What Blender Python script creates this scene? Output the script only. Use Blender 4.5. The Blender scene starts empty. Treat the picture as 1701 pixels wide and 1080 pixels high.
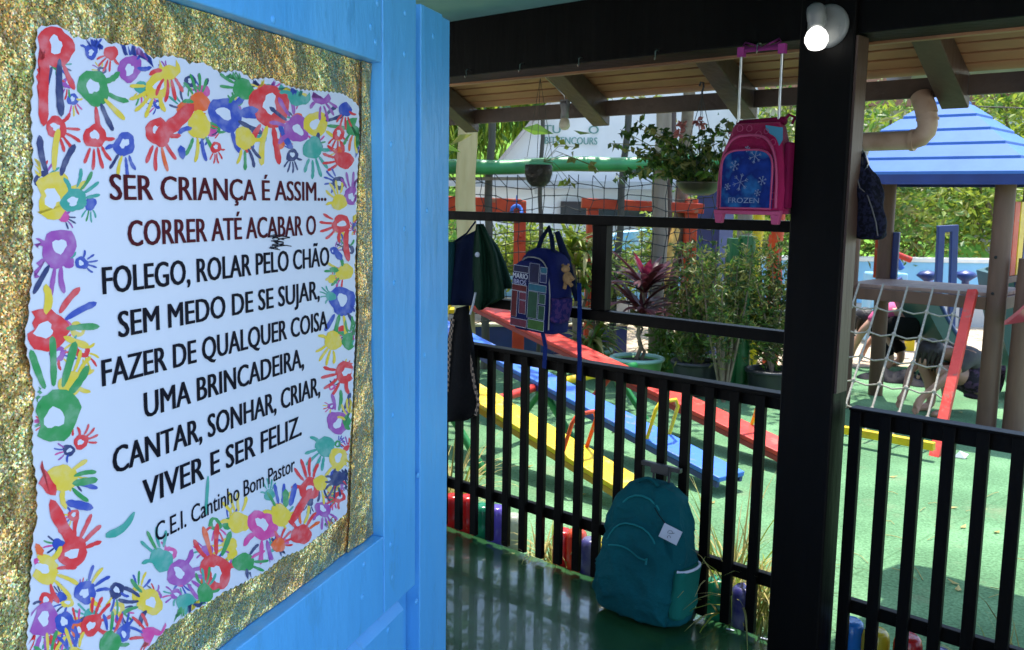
import bpy, math, random
from math import sin, cos, pi, radians, sqrt, tan, atan2
from mathutils import Vector, Matrix, noise
random.seed(7)
R = random.random
U_ = random.uniform
S = bpy.context.scene
COL = S.collection

# ------------------------------------------------------------------ camera, sky, sun, exposure
FPX, PITCH, ROLL, H = 1567.93, 0.1338, 0.0154, 1.6          # focal length in photo pixels, tilt down, roll, eye height
def ray(px, py):                                             # photo pixel -> world direction
    x, y = px - 850.5, 540 - py
    c, s = cos(ROLL), sin(ROLL)
    x, y = c*x - s*y, s*x + c*y
    return Vector((x, FPX*cos(PITCH) + y*sin(PITCH), y*cos(PITCH) - FPX*sin(PITCH)))
CAM = Vector((0, 0, H))
cd = bpy.data.cameras.new('camera'); cam = bpy.data.objects.new('camera', cd); COL.objects.link(cam)
cd.sensor_fit = 'HORIZONTAL'; cd.sensor_width = 36; cd.lens = FPX/1701*36
cd.clip_start = 0.05; cd.clip_end = 2000
fw = ray(850.5, 540).normalized(); rt = (ray(950.5, 540) - ray(850.5, 540)).normalized(); up = rt.cross(fw)
cam.matrix_world = Matrix(((rt.x, up.x, -fw.x, 0), (rt.y, up.y, -fw.y, 0), (rt.z, up.z, -fw.z, H), (0, 0, 0, 1)))
S.camera = cam
cd.dof.use_dof = True; cd.dof.focus_distance = 2.2; cd.dof.aperture_fstop = 16

SUN_EL, SUN_AZ = radians(73.5), radians(14)                    # azimuth clockwise from +Y
w = bpy.data.worlds.new('World'); S.world = w; w.use_nodes = True
nt = w.node_tree; bg = nt.nodes['Background']
sk = nt.nodes.new('ShaderNodeTexSky'); sk.sky_type = 'NISHITA'; sk.sun_disc = False
sk.sun_elevation = SUN_EL; sk.sun_rotation = SUN_AZ; sk.dust_density = 1.2; sk.air_density = 1.0
nt.links.new(sk.outputs[0], bg.inputs[0]); bg.inputs[1].default_value = 0.15
sl = bpy.data.lights.new('sun', 'SUN'); sl.energy = 2.3; sl.angle = radians(0.5); sl.color = (1, 0.95, 0.86)
so = bpy.data.objects.new('sun', sl); COL.objects.link(so)
sd = Vector((sin(SUN_AZ)*cos(SUN_EL), cos(SUN_AZ)*cos(SUN_EL), sin(SUN_EL)))
so.rotation_euler = sd.to_track_quat('Z', 'Y').to_euler(); so.location = (0, 0, 20)
S.view_settings.view_transform = 'Standard'; S.view_settings.look = 'None'
S.view_settings.exposure = 2.0; S.view_settings.gamma = 1
S.cycles.max_bounces = 8; S.cycles.transparent_max_bounces = 12
S.cycles.sample_clamp_indirect = 6.0

# ------------------------------------------------------------------ frames: fence line and door leaf
GZ = -0.10                                                   # play yard lies 10 cm below the porch floor
AZ = -0.8315
U = Vector((-sin(AZ), -cos(AZ), 0)); N = Vector((cos(AZ), -sin(AZ), 0)); Z = Vector((0, 0, 1))
def PZ(px, py, z=GZ): v = ray(px, py); return CAM + v*((z - H)/v.z)
def PY(px, py, Y): v = ray(px, py); return CAM + v*(Y/v.y)
FD = PZ(800, 900, 0).dot(N)
def PF(px, py, off=0): v = ray(px, py); return CAM + v*((FD + off)/v.dot(N))
def F(u, off, z): return U*u + N*(FD + off) + Z*z
def uoz(p): return (p.dot(U), p.dot(N) - FD, p.z)
DAZ = 0.3088
UD = Vector((sin(DAZ), cos(DAZ), 0)); ND = Vector((UD.y, -UD.x, 0))    # ND points to the camera side
DD = (CAM + ray(697, 2)*((2.1 - H)/ray(697, 2).z)).dot(ND)
def PD(px, py, off=0): v = ray(px, py); return CAM + v*((DD + off)/v.dot(ND))
def D(s, off, z): return UD*s + ND*(DD + off) + Z*z
def sz(px, py, off=0): p = PD(px, py, off); return p.dot(UD), p.z

# ------------------------------------------------------------------ materials
def srgb(r, g, b):
    f = lambda c: c/12.92 if c <= 0.04045 else ((c + 0.055)/1.055)**2.4
    return (f(r/255), f(g/255), f(b/255))
MATS = {}
def pm(name, c, c2=None, scale=8, rough=0.5, bump=0.0, bscale=None, metal=0.0, spec=0.5, coat=0.0, stretch=None, detail=4, trans=0.0, sharp=False, sheen=0.0, c3=None, wear=None):
    if name in MATS: return MATS[name]
    m = bpy.data.materials.new(name); m.use_nodes = True
    t = m.node_tree; p = t.nodes['Principled BSDF']; L = t.links.new
    p.inputs['Roughness'].default_value = rough; p.inputs['Metallic'].default_value = metal
    p.inputs['Specular IOR Level'].default_value = spec; p.inputs['Coat Weight'].default_value = coat
    if sheen: p.inputs['Sheen Weight'].default_value = sheen
    tc = t.nodes.new('ShaderNodeTexCoord'); mp = t.nodes.new('ShaderNodeMapping'); L(tc.outputs['Object'], mp.inputs[0])
    if stretch: mp.inputs['Scale'].default_value = stretch
    nz = t.nodes.new('ShaderNodeTexNoise'); nz.inputs['Scale'].default_value = scale; nz.inputs['Detail'].default_value = detail
    L(mp.outputs[0], nz.inputs['Vector'])
    rp = t.nodes.new('ShaderNodeValToRGB'); c2 = c2 or tuple(x*0.72 for x in c)
    lo, hi = (0.46, 0.54) if sharp else (0.33, 0.67)
    rp.color_ramp.elements[0].position = lo; rp.color_ramp.elements[1].position = hi
    rp.color_ramp.elements[0].color = (*c2, 1); rp.color_ramp.elements[1].color = (*c, 1)
    if c3:
        e = rp.color_ramp.elements.new(0.5); e.color = (*c3, 1)
    L(nz.outputs['Fac'], rp.inputs[0]); L(rp.outputs[0], p.inputs['Base Color'])
    if wear:                                                # bare wood showing through chipped paint
        wn = t.nodes.new('ShaderNodeTexNoise'); wn.inputs['Scale'].default_value = 9; wn.inputs['Detail'].default_value = 14; wn.inputs['Roughness'].default_value = 0.72; L(mp.outputs[0], wn.inputs['Vector'])
        wr = t.nodes.new('ShaderNodeValToRGB'); wr.color_ramp.elements[0].position = 0.57; wr.color_ramp.elements[1].position = 0.615; L(wn.outputs['Fac'], wr.inputs[0])
        wm = t.nodes.new('ShaderNodeMix'); wm.data_type = 'RGBA'; L(wr.outputs[0], wm.inputs['Factor']); L(rp.outputs[0], wm.inputs[6]); wm.inputs[7].default_value = (*wear, 1); L(wm.outputs[2], p.inputs['Base Color'])
    if bump:
        b = t.nodes.new('ShaderNodeBump'); b.inputs['Strength'].default_value = bump; b.inputs['Distance'].default_value = 0.01
        n2 = t.nodes.new('ShaderNodeTexNoise'); n2.inputs['Scale'].default_value = bscale or scale*3; n2.inputs['Detail'].default_value = 6
        L(mp.outputs[0], n2.inputs['Vector']); L(n2.outputs['Fac'], b.inputs['Height']); L(b.outputs[0], p.inputs['Normal'])
    if trans:
        tr = t.nodes.new('ShaderNodeBsdfTranslucent'); L(rp.outputs[0], tr.inputs['Color'])
        mx = t.nodes.new('ShaderNodeMixShader'); mx.inputs[0].default_value = trans
        L(p.outputs[0], mx.inputs[1]); L(tr.outputs[0], mx.inputs[2])
        L(mx.outputs[0], t.nodes['Material Output'].inputs['Surface'])
    MATS[name] = m
    return m
def glass(name, c, rough=0.05, alpha=0.35):
    m = bpy.data.materials.new(name); m.use_nodes = True; t = m.node_tree; p = t.nodes['Principled BSDF']
    p.inputs['Base Color'].default_value = (*c, 1); p.inputs['Roughness'].default_value = rough
    p.inputs['Alpha'].default_value = alpha
    MATS[name] = m; return m

# ------------------------------------------------------------------ mesh builder and object tagging
class MB:
    def __init__(s): s.v = []; s.f = []; s.m = []; s.sm = []
    def add(s, vs, fs, mi=0, smooth=False):
        o = len(s.v); s.v += [Vector(x) for x in vs]
        for f in fs: s.f.append([i + o for i in f]); s.m.append(mi); s.sm.append(smooth)
    def box(s, c, ex, ey, ez, mi=0):                        # centre, three half-extent vectors
        c = Vector(c); V = []
        for k in (-1, 1):
            for j in (-1, 1):
                for i in (-1, 1): V.append(c + ex*i + ey*j + ez*k)
        s.add(V, [(0,2,3,1),(4,5,7,6),(0,1,5,4),(2,6,7,3),(0,4,6,2),(1,3,7,5)], mi)
    def beam(s, a, b, wd, ht, up=Z, mi=0):                  # square bar from a to b
        a = Vector(a); b = Vector(b); d = b - a
        side = d.cross(up)
        if side.length < 1e-6: side = d.cross(Vector((1, 0, 0)))
        side.normalize(); u2 = side.cross(d).normalized()
        s.box((a + b)/2, d/2, side*wd/2, u2*ht/2, mi)
    def tube(s, pts, r, n=8, mi=0, cap=True, closed=False):
        pts = [Vector(p) for p in pts]; k = len(pts)
        rs = r if isinstance(r, (list, tuple)) else [r]*k
        ref = None; rings = []
        for i, p in enumerate(pts):
            if closed: d = pts[(i+1) % k] - pts[i-1]
            else: d = pts[min(i+1, k-1)] - pts[max(i-1, 0)]
            d.normalize()
            if ref is None:
                ref = d.cross(Z)
                if ref.length < 1e-3: ref = d.cross(Vector((1, 0, 0)))
            ref = (ref - d*ref.dot(d))
            if ref.length < 1e-6: ref = d.orthogonal()
            ref.normalize(); b = d.cross(ref)
            rings.append([p + (ref*cos(2*pi*j/n) + b*sin(2*pi*j/n))*rs[i] for j in range(n)])
        s.rings(rings, mi, cap and not closed, closed)
    def rings(s, rings, mi=0, cap=True, closed=False, smooth=True):
        n = len(rings[0]); V = [p for r in rings for p in r]; Fc = []
        k = len(rings)
        for i in range(k if closed else k - 1):
            a = i*n; b = ((i + 1) % k)*n
            for j in range(n): Fc.append((a + j, a + (j+1) % n, b + (j+1) % n, b + j))
        s.add(V, Fc, mi, smooth)
        if cap:
            s.add(rings[0], [tuple(range(n))[::-1]], mi); s.add(rings[-1], [tuple(range(n))], mi)
    def lathe(s, prof, c, n=20, axis=Z, mi=0, cap=True):    # prof: (radius, height) along axis
        c = Vector(c); axis = Vector(axis).normalized(); e = axis.orthogonal().normalized(); g = axis.cross(e)
        s.rings([[c + axis*h + (e*cos(2*pi*j/n) + g*sin(2*pi*j/n))*r for j in range(n)] for r, h in prof], mi, cap)
    def ball(s, c, rx, ry=None, rz=None, n=12, mi=0, ax=None):
        ry = ry or rx; rz = rz or rx; ex, ey, ez = ax or (Vector((1,0,0)), Vector((0,1,0)), Z)
        c = Vector(c)
        s.rings([[c + ex*(rx*sin(t)*cos(2*pi*j/n)) + ey*(ry*sin(t)*sin(2*pi*j/n)) - ez*(rz*cos(t)) for j in range(n)]
                 for t in [0.02 + (pi - 0.04)*i/(n//2 + 2) for i in range(n//2 + 3)]], mi, True)
    def prism(s, poly, o, ex, ey, ez, mi=0):                # polygon in (ex,ey) from o, thickness vector ez
        n = len(poly); a = [o + ex*x + ey*y for x, y in poly]; b = [p + ez for p in a]
        s.add(a + b, [tuple(range(n))[::-1], tuple(range(n, 2*n))] + [(i, (i+1) % n, (i+1) % n + n, i + n) for i in range(n)], mi)
    def flat(s, poly, fn, mi=0): s.add([fn(x, y) for x, y in poly], [tuple(range(len(poly)))], mi)
    def leaf(s, p, d, ln, wd, mi=0, nrm=None):
        d = d.normalized(); sd = d.cross(nrm or Vector((U_(-1,1), U_(-1,1), U_(-1,1))))
        if sd.length < 1e-4: sd = d.orthogonal()
        sd.normalize(); k = d.cross(sd)*wd*0.25
        s.add([p, p + d*ln*0.45 + sd*wd/2 + k, p + d*ln, p + d*ln*0.45 - sd*wd/2 + k], [(0, 1, 2, 3)], mi)
    def blade(s, p, d, ln, wd, droop=0.5, mi=0, seg=5):     # long arching leaf
        d = Vector(d).normalized(); sd = d.cross(Z)
        if sd.length < 1e-3: sd = Vector((1, 0, 0))
        sd.normalize(); V = []; q = Vector(p)
        for i in range(seg + 1):
            t = i/seg; wv = wd*max(0.06, sin(pi*min(1, 0.12 + t*0.88)))/2
            fold = d.cross(sd)*wv*0.35
            V += [q + sd*wv + fold, q, q - sd*wv + fold]
            q = q + d*ln/seg; d = (d - Z*droop/seg).normalized()
        Fc = []
        for i in range(seg): a = i*3; Fc += [(a, a+1, a+4, a+3), (a+1, a+2, a+5, a+4)]
        s.add(V, Fc, mi, True)
    def build(s, name, mats, parent=None, bevel=0, label=None, subsurf=0):
        if not isinstance(mats, (list, tuple)): mats = [mats]
        o0 = parent['_w'] if parent is not None and '_w' in parent.keys() else (0, 0, 0)
        off = Vector(o0); me = bpy.data.meshes.new(name)
        me.from_pydata([v - off for v in s.v], [], s.f)
        for m in mats: me.materials.append(m)
        for p, mi, sm in zip(me.polygons, s.m, s.sm): p.material_index = mi; p.use_smooth = sm
        me.update()
        o = bpy.data.objects.new(name, me); COL.objects.link(o)
        if parent is not None: o.parent = parent
        o['_w'] = [off.x, off.y, off.z]
        if bevel:
            b = o.modifiers.new('bevel', 'BEVEL'); b.width = bevel; b.segments = 2; b.limit_method = 'ANGLE'; b.angle_limit = radians(40)
        if subsurf:
            b = o.modifiers.new('sub', 'SUBSURF'); b.levels = subsurf; b.render_levels = subsurf
        if label: o['label'] = label
        return o
def tag(o, label, cat, group=None):
    o['label'] = label; o['category'] = cat
    if group: o['group'] = group
    return o
def thing(name, label, cat, loc, group=None):
    o = bpy.data.objects.new(name, None); COL.objects.link(o); o.location = loc; o.empty_display_size = 0.05
    o['_w'] = [loc[0], loc[1], loc[2]]
    return tag(o, label, cat, group)
def struct(o): o['kind'] = 'structure'; return o
def text_mesh(txt, bold=0.012):
    c = bpy.data.curves.new('lettering', 'FONT'); c.body = txt; c.size = 1; c.offset = bold; c.resolution_u = 3
    o = bpy.data.objects.new('lettering', c); COL.objects.link(o)
    bpy.context.view_layer.update()
    me = bpy.data.meshes.new_from_object(o.evaluated_get(bpy.context.evaluated_depsgraph_get()))
    bpy.data.objects.remove(o); bpy.data.curves.remove(c)
    vs = [v.co.copy() for v in me.vertices]; fs = [tuple(p.vertices) for p in me.polygons]
    bpy.data.meshes.remove(me)
    return vs, fs
def put_text(mb, txt, origin, ex, ey, width, cap, mi=0, bold=0.012):    # fits txt: width along ex, capital height along ey
    vs, fs = text_mesh(txt, 0); x0 = min(v.x for v in vs); x1 = max(v.x for v in vs)
    cv, _ = text_mesh('H', 0); hc = max(v.y for v in cv)
    kx = width/(x1 - x0); ky = cap/hc
    nz_ = ex.cross(ey).normalized()
    for k, dx in enumerate((0,) if not bold else (-1, -0.33, 0.33, 1)):   # strokes thickened by overprinting
        mb.add([origin + ex*((v.x - x0)*kx + dx*bold*cap) + ey*(v.y*ky) + nz_*(0.00003*k) for v in vs], fs, mi)

# ================================================================== materials in use
M = dict(
 turf=pm('artificial_turf', (0.20, 0.40, 0.21), (0.11, 0.235, 0.12), 1.6, 0.9, 0.8, 260, spec=0.1, detail=12, c3=(0.135, 0.285, 0.145)),
 soil=pm('yard_soil', (0.30, 0.24, 0.17), (0.16, 0.12, 0.08), 3, 0.95, 0.5, 40),
 sand=pm('sand', (0.52, 0.42, 0.30), (0.36, 0.28, 0.19), 9, 0.95, 0.8, 25),
 floor=pm('painted_floor', (0.022, 0.082, 0.028), (0.011, 0.048, 0.016), 4, 0.22, 0.34, 13, spec=0.7, coat=0.4, detail=8),
 concrete=pm('pale_concrete', (0.46, 0.46, 0.45), (0.36, 0.36, 0.35), 3, 0.85, 0.3, 40),
 black=pm('black_painted_wood', (0.0032, 0.0026, 0.0024), (0.0015, 0.0012, 0.0011), 3, 0.45, 0.35, 20, spec=0.09, stretch=(1, 1, 0.15)),
 brown=pm('dark_brown_stain', (0.07, 0.035, 0.022), (0.04, 0.018, 0.012), 6, 0.5, 0.3, 30, stretch=(1, 1, 0.15)),
 soffit=pm('varnished_boards', (0.38, 0.195, 0.082), (0.16, 0.08, 0.036), 6, 0.5, 0.3, 40, detail=12, stretch=(0.35, 0.35, 1)),
 rafter=pm('rafter_wood', (0.075, 0.046, 0.027), (0.038, 0.023, 0.014), 6, 0.5, 0.3, 40, detail=8),
 teal_ceiling=pm('teal_paint', (0.16, 0.36, 0.34), (0.12, 0.28, 0.28), 3, 0.6, 0.1),
 white=pm('white_paint', (0.75, 0.75, 0.72), (0.62, 0.62, 0.6), 4, 0.6, 0.1),
 blue=pm('blue_gloss_paint', (0.105, 0.415, 0.82), (0.070, 0.345, 0.74), 3.0, 0.36, 0.45, 18, spec=0.4, detail=12, stretch=(1, 1, 0.35), wear=(0.075, 0.33, 0.67)),
 roofsheet=pm('roof_sheet', (0.3, 0.26, 0.23), None, 5, 0.8),
 steel=pm('zinc_steel', (0.55, 0.55, 0.55), (0.4, 0.4, 0.4), 20, 0.3, metal=1.0),
 pvc=pm('weathered_pvc', (0.44, 0.32, 0.25), (0.26, 0.16, 0.10), 7, 0.5, 0.15, detail=10, c3=(0.40, 0.29, 0.21)),
 plastic_white=pm('white_plastic', (0.15, 0.16, 0.157), (0.13, 0.135, 0.135), 3, 0.35),
 grey_plastic=pm('grey_plastic', (0.2, 0.2, 0.2), None, 3, 0.4),
 dark=pm('dark_gap', (0.01, 0.012, 0.012), None, 3, 0.9),
 red=pm('red_gloss_paint', (0.60, 0.05, 0.035), (0.42, 0.03, 0.02), 6, 0.4, 0.35, 30, detail=12, c3=(0.57, 0.045, 0.03), wear=(0.36, 0.10, 0.07), spec=0.3),
 redor=pm('orange_red_paint', (0.60, 0.075, 0.022), (0.42, 0.04, 0.015), 5, 0.5, 0.2, 20, spec=0.25, wear=(0.36, 0.15, 0.08)),
 yellow=pm('yellow_gloss_paint', (0.74, 0.52, 0.012), (0.55, 0.35, 0.015), 6, 0.4, 0.35, 30, detail=12, c3=(0.71, 0.49, 0.012), wear=(0.45, 0.33, 0.10), spec=0.3),
 sblue=pm('bright_blue_paint', (0.045, 0.16, 0.58), (0.05, 0.13, 0.42), 6, 0.4, 0.35, 30, detail=12, c3=(0.042, 0.15, 0.55), wear=(0.13, 0.17, 0.30), spec=0.3),
 navy=pm('navy_paint', (0.012, 0.035, 0.17), (0.008, 0.022, 0.11), 4, 0.4, 0.1),
 green=pm('green_gloss_paint', (0.03, 0.25, 0.07), (0.02, 0.16, 0.045), 5, 0.4, 0.2, 15),
 ecowood=pm('recycled_wood_plastic', (0.135, 0.068, 0.042), (0.085, 0.042, 0.026), 9, 0.6, 0.2, 50, stretch=(1, 1, 0.2)),
 decktop=pm('deck_boards', (0.30, 0.19, 0.135), (0.19, 0.115, 0.08), 9, 0.6, 0.2, 50),
 roofblue=pm('blue_roof_plastic', (0.065, 0.165, 0.44), (0.05, 0.135, 0.38), 4, 0.6, 0.05, detail=10, spec=0.2),
 slide=pm('dark_green_plastic', (0.02, 0.085, 0.085), (0.015, 0.065, 0.07), 3, 0.35),
 maroon=pm('maroon_plastic', (0.33, 0.035, 0.06), (0.25, 0.025, 0.045), 3, 0.3),
 rope=pm('pale_rope', (0.36, 0.34, 0.28), (0.24, 0.22, 0.18), 60, 0.9, 0.6, 120),
 netblack=pm('net_cord', (0.02, 0.025, 0.022), None, 20, 0.8),
 walnut=pm('greyed_log', (0.30, 0.25, 0.18), (0.17, 0.13, 0.09), 7, 0.8, 0.5, 25, stretch=(1, 1, 0.2)),
 lightlog=pm('pale_log', (0.55, 0.45, 0.24), (0.38, 0.30, 0.13), 7, 0.8, 0.4, 25, stretch=(1, 1, 0.2)),
 darkpole=pm('dark_pole', (0.07, 0.065, 0.05), None, 5, 0.7),
 bark=pm('tree_bark', (0.23, 0.18, 0.12), (0.12, 0.09, 0.06), 10, 0.9, 0.8, 20),
 poolblue=pm('light_blue_wall_paint', (0.23, 0.50, 0.72), (0.19, 0.43, 0.65), 2, 0.7, 0.2, 20),
 lawn=pm('lawn_grass', (0.17, 0.36, 0.03), (0.09, 0.24, 0.02), 4, 0.95, 0.8, 60),
 housewall=pm('cream_render', (0.62, 0.56, 0.47), (0.52, 0.46, 0.38), 2, 0.85, 0.2, 30),
 tile=pm('clay_tiles', (0.36, 0.17, 0.1), (0.25, 0.11, 0.07), 20, 0.8, 0.5, 30),
 window=pm('window_glass', (0.03, 0.04, 0.045), None, 2, 0.1),
 leafA=pm('leaf_mid_green', (0.13, 0.24, 0.03), (0.055, 0.13, 0.018), 1.7, 0.45, trans=0.45),
 leafB=pm('leaf_yellow_green', (0.34, 0.40, 0.045), (0.17, 0.25, 0.03), 1.7, 0.45, trans=0.5),
 leafC=pm('leaf_dark_green', (0.045, 0.10, 0.02), (0.022, 0.055, 0.012), 2.3, 0.4, trans=0.3),
 leafD=pm('leaf_olive', (0.25, 0.25, 0.06), (0.12, 0.14, 0.03), 3, 0.5, trans=0.35),
 leafP=pm('leaf_purple', (0.16, 0.035, 0.048), (0.06, 0.028, 0.028), 5, 0.35, trans=0.3),
 leafM=pm('leaf_magenta', (0.33, 0.035, 0.08), (0.16, 0.02, 0.045), 5, 0.35, trans=0.4),
 leafR=pm('leaf_rose', (0.5, 0.2, 0.18), (0.36, 0.12, 0.12), 8, 0.5, trans=0.35),
 straw=pm('dry_grass', (0.55, 0.47, 0.20), (0.36, 0.30, 0.09), 6, 0.8, trans=0.35),
 pot_green=pm('mint_green_plastic', (0.13, 0.36, 0.10), (0.10, 0.29, 0.08), 3, 0.4),
 pot_rim=pm('pale_mint_rim', (0.32, 0.58, 0.48), (0.27, 0.5, 0.42), 3, 0.4),
 pot_black=pm('black_plastic', (0.022, 0.026, 0.03), (0.016, 0.019, 0.022), 3, 0.4),
 earth=pm('potting_soil', (0.018, 0.012, 0.008), None, 20, 0.95, 0.8, 60),
 teal=pm('teal_canvas', (0.004, 0.073, 0.086), (0.0027, 0.052, 0.062), 5, 0.85, 0.9, 38, spec=0.08),
 teal_lt=pm('teal_piping', (0.012, 0.16, 0.17), None, 5, 0.6, spec=0.07),
 teal_green=pm('green_pocket_mesh', (0.009, 0.12, 0.095), (0.006, 0.095, 0.075), 5, 0.8, 0.4, 260, spec=0.07),
 pink=pm('pink_satin', (0.27, 0.005, 0.062), (0.20, 0.0035, 0.046), 6, 0.5, 0.25, 120, sheen=0.2, spec=0.07),
 pink_dk=pm('dark_pink_fabric', (0.15, 0.005, 0.04), None, 6, 0.6, 0.2, 120, spec=0.07),
 pink_lt=pm('rose_plastic', (0.40, 0.07, 0.16), None, 4, 0.4, spec=0.07),
 pink_pl=pm('violet_pink_plastic', (0.30, 0.045, 0.21), None, 4, 0.35, spec=0.07),
 picture=pm('printed_blue_panel', (0.010, 0.035, 0.22), (0.02, 0.12, 0.32), 13, 0.4, 0.05, detail=3, c3=(0.006, 0.016, 0.12), spec=0.07),
 print_white=pm('printed_pale_blue', (0.20, 0.25, 0.38), (0.15, 0.19, 0.31), 30, 0.5, spec=0.07),
 royal=pm('royal_blue_fabric', (0.007, 0.012, 0.082), (0.005, 0.008, 0.058), 6, 0.7, 0.4, 200, spec=0.07),
 strapblue=pm('blue_webbing', (0.007, 0.022, 0.14), None, 6, 0.7, 0.3, 200, spec=0.07),
 navyfab=pm('navy_fabric', (0.005, 0.010, 0.034), (0.004, 0.007, 0.024), 6, 0.8, 0.4, 200, spec=0.07),
 tealfab=pm('dull_teal_fabric', (0.007, 0.04, 0.05), None, 6, 0.8, 0.4, 200, spec=0.07),
 greenfab=pm('dark_green_fabric', (0.007, 0.028, 0.016), (0.004, 0.017, 0.010), 6, 0.7, 0.6, 30, spec=0.07),
 blackfab=pm('black_fabric', (0.009, 0.009, 0.011), (0.006, 0.006, 0.007), 6, 0.85, 0.5, 200, spec=0.07),
 greyfab=pm('grey_shirt', (0.11, 0.105, 0.105), (0.085, 0.08, 0.08), 10, 0.9, 0.4, 60),
 purplefab=pm('black_purple_print', (0.022, 0.018, 0.025), (0.10, 0.055, 0.11), 26, 0.9, 0.3, sharp=True),
 pinkfab=pm('pink_shirt', (0.62, 0.10, 0.24), (0.52, 0.07, 0.19), 10, 0.9, 0.4, 60),
 skin=pm('skin', (0.50, 0.28, 0.19), (0.44, 0.24, 0.16), 9, 0.5),
 hair=pm('dark_hair', (0.014, 0.010, 0.008), None, 30, 0.5, 0.6, 80, stretch=(1, 1, 0.2)),
 plush=pm('tan_plush', (0.33, 0.20, 0.10), (0.25, 0.15, 0.07), 40, 0.95, 0.8, 150, spec=0.07),
 paper=pm('poster_paper', (0.56, 0.64, 0.80), (0.54, 0.62, 0.78), 1.2, 0.35, 0, spec=0.5),
 tagpaper=pm('card_paper', (0.50, 0.53, 0.62), None, 4, 0.7, spec=0.07),
 ink=pm('black_ink', (0.006, 0.007, 0.018), None, 6, 0.5, spec=0.08),
 ink_refl=pm('red_reflection_ink', (0.075, 0.009, 0.018), None, 6, 0.5, spec=0.08),  # reddish reflection over the top poster lines, painted into the ink colour
 sign_teal=pm('sign_letter_green', (0.14, 0.30, 0.25), None, 4, 0.6),
)
def turf_detail(m):
    t = m.node_tree; p = t.nodes['Principled BSDF']; L = t.links.new; src = p.inputs['Base Color'].links[0].from_socket
    tc = t.nodes.new('ShaderNodeTexCoord'); n1 = t.nodes.new('ShaderNodeTexNoise'); n1.inputs['Scale'].default_value = 70; n1.inputs['Detail'].default_value = 6; L(tc.outputs['Object'], n1.inputs['Vector'])
    r1 = t.nodes.new('ShaderNodeValToRGB'); r1.color_ramp.elements[0].position = 0.36; r1.color_ramp.elements[1].position = 0.64; r1.color_ramp.elements[0].color = (0.62, 0.62, 0.6, 1); r1.color_ramp.elements[1].color = (1.12, 1.1, 1.1, 1); L(n1.outputs['Fac'], r1.inputs[0])
    m1 = t.nodes.new('ShaderNodeMix'); m1.data_type = 'RGBA'; m1.blend_type = 'MULTIPLY'; m1.inputs['Factor'].default_value = 1; L(src, m1.inputs[6]); L(r1.outputs[0], m1.inputs[7])
    n2 = t.nodes.new('ShaderNodeTexNoise'); n2.inputs['Scale'].default_value = 2.4; n2.inputs['Detail'].default_value = 10; n2.inputs['Roughness'].default_value = 0.7; L(tc.outputs['Object'], n2.inputs['Vector'])
    r2 = t.nodes.new('ShaderNodeValToRGB'); r2.color_ramp.elements[0].position = 0.55; r2.color_ramp.elements[1].position = 0.70; L(n2.outputs['Fac'], r2.inputs[0])
    sc = t.nodes.new('ShaderNodeMath'); sc.operation = 'MULTIPLY'; sc.inputs[1].default_value = 0.55; L(r2.outputs[0], sc.inputs[0])
    m2 = t.nodes.new('ShaderNodeMix'); m2.data_type = 'RGBA'; L(sc.outputs[0], m2.inputs['Factor']); L(m1.outputs[2], m2.inputs[6]); m2.inputs[7].default_value = (0.23, 0.25, 0.15, 1)
    mp = t.nodes.new('ShaderNodeMapping'); mp.inputs['Rotation'].default_value = (0, 0, 0.83); L(tc.outputs['Object'], mp.inputs[0])
    bk = t.nodes.new('ShaderNodeTexBrick'); bk.inputs['Scale'].default_value = 1; bk.inputs['Brick Width'].default_value = 2.0; bk.inputs['Row Height'].default_value = 1.0; bk.inputs['Mortar Size'].default_value = 0.006; bk.offset = 0.0
    bk.inputs['Color1'].default_value = (1, 1, 1, 1); bk.inputs['Color2'].default_value = (0.93, 0.95, 0.93, 1); bk.inputs['Mortar'].default_value = (0.78, 0.8, 0.76, 1); L(mp.outputs[0], bk.inputs[0])
    m3 = t.nodes.new('ShaderNodeMix'); m3.data_type = 'RGBA'; m3.blend_type = 'MULTIPLY'; m3.inputs['Factor'].default_value = 1; L(m2.outputs[2], m3.inputs[6]); L(bk.outputs[0], m3.inputs[7]); L(m3.outputs[2], p.inputs['Base Color'])
turf_detail(M['turf'])
def paint(name, c): return pm('paint_' + name, c, tuple(0.80*x + 0.20*y for x, y in zip(c, (0.60, 0.66, 0.78))), 34, 0.5, detail=8, spec=0.12, c3=tuple(0.95*x + 0.05*y for x, y in zip(c, (0.6, 0.66, 0.78))), stretch=(1, 1, 1.4))
PAINT = dict(R=paint('red', (0.60, 0.035, 0.045)), G=paint('green', (0.035, 0.27, 0.085)), B=paint('blue', (0.03, 0.07, 0.42)),
             Y=paint('yellow', (0.64, 0.52, 0.05)), P=paint('purple', (0.29, 0.075, 0.38)), T=paint('teal', (0.045, 0.32, 0.28)),
             M=paint('magenta', (0.54, 0.06, 0.30)), K=paint('dark_blue', (0.025, 0.04, 0.15)), O=paint('orange', (0.68, 0.12, 0.03)))
PKEYS = list(PAINT)

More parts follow.
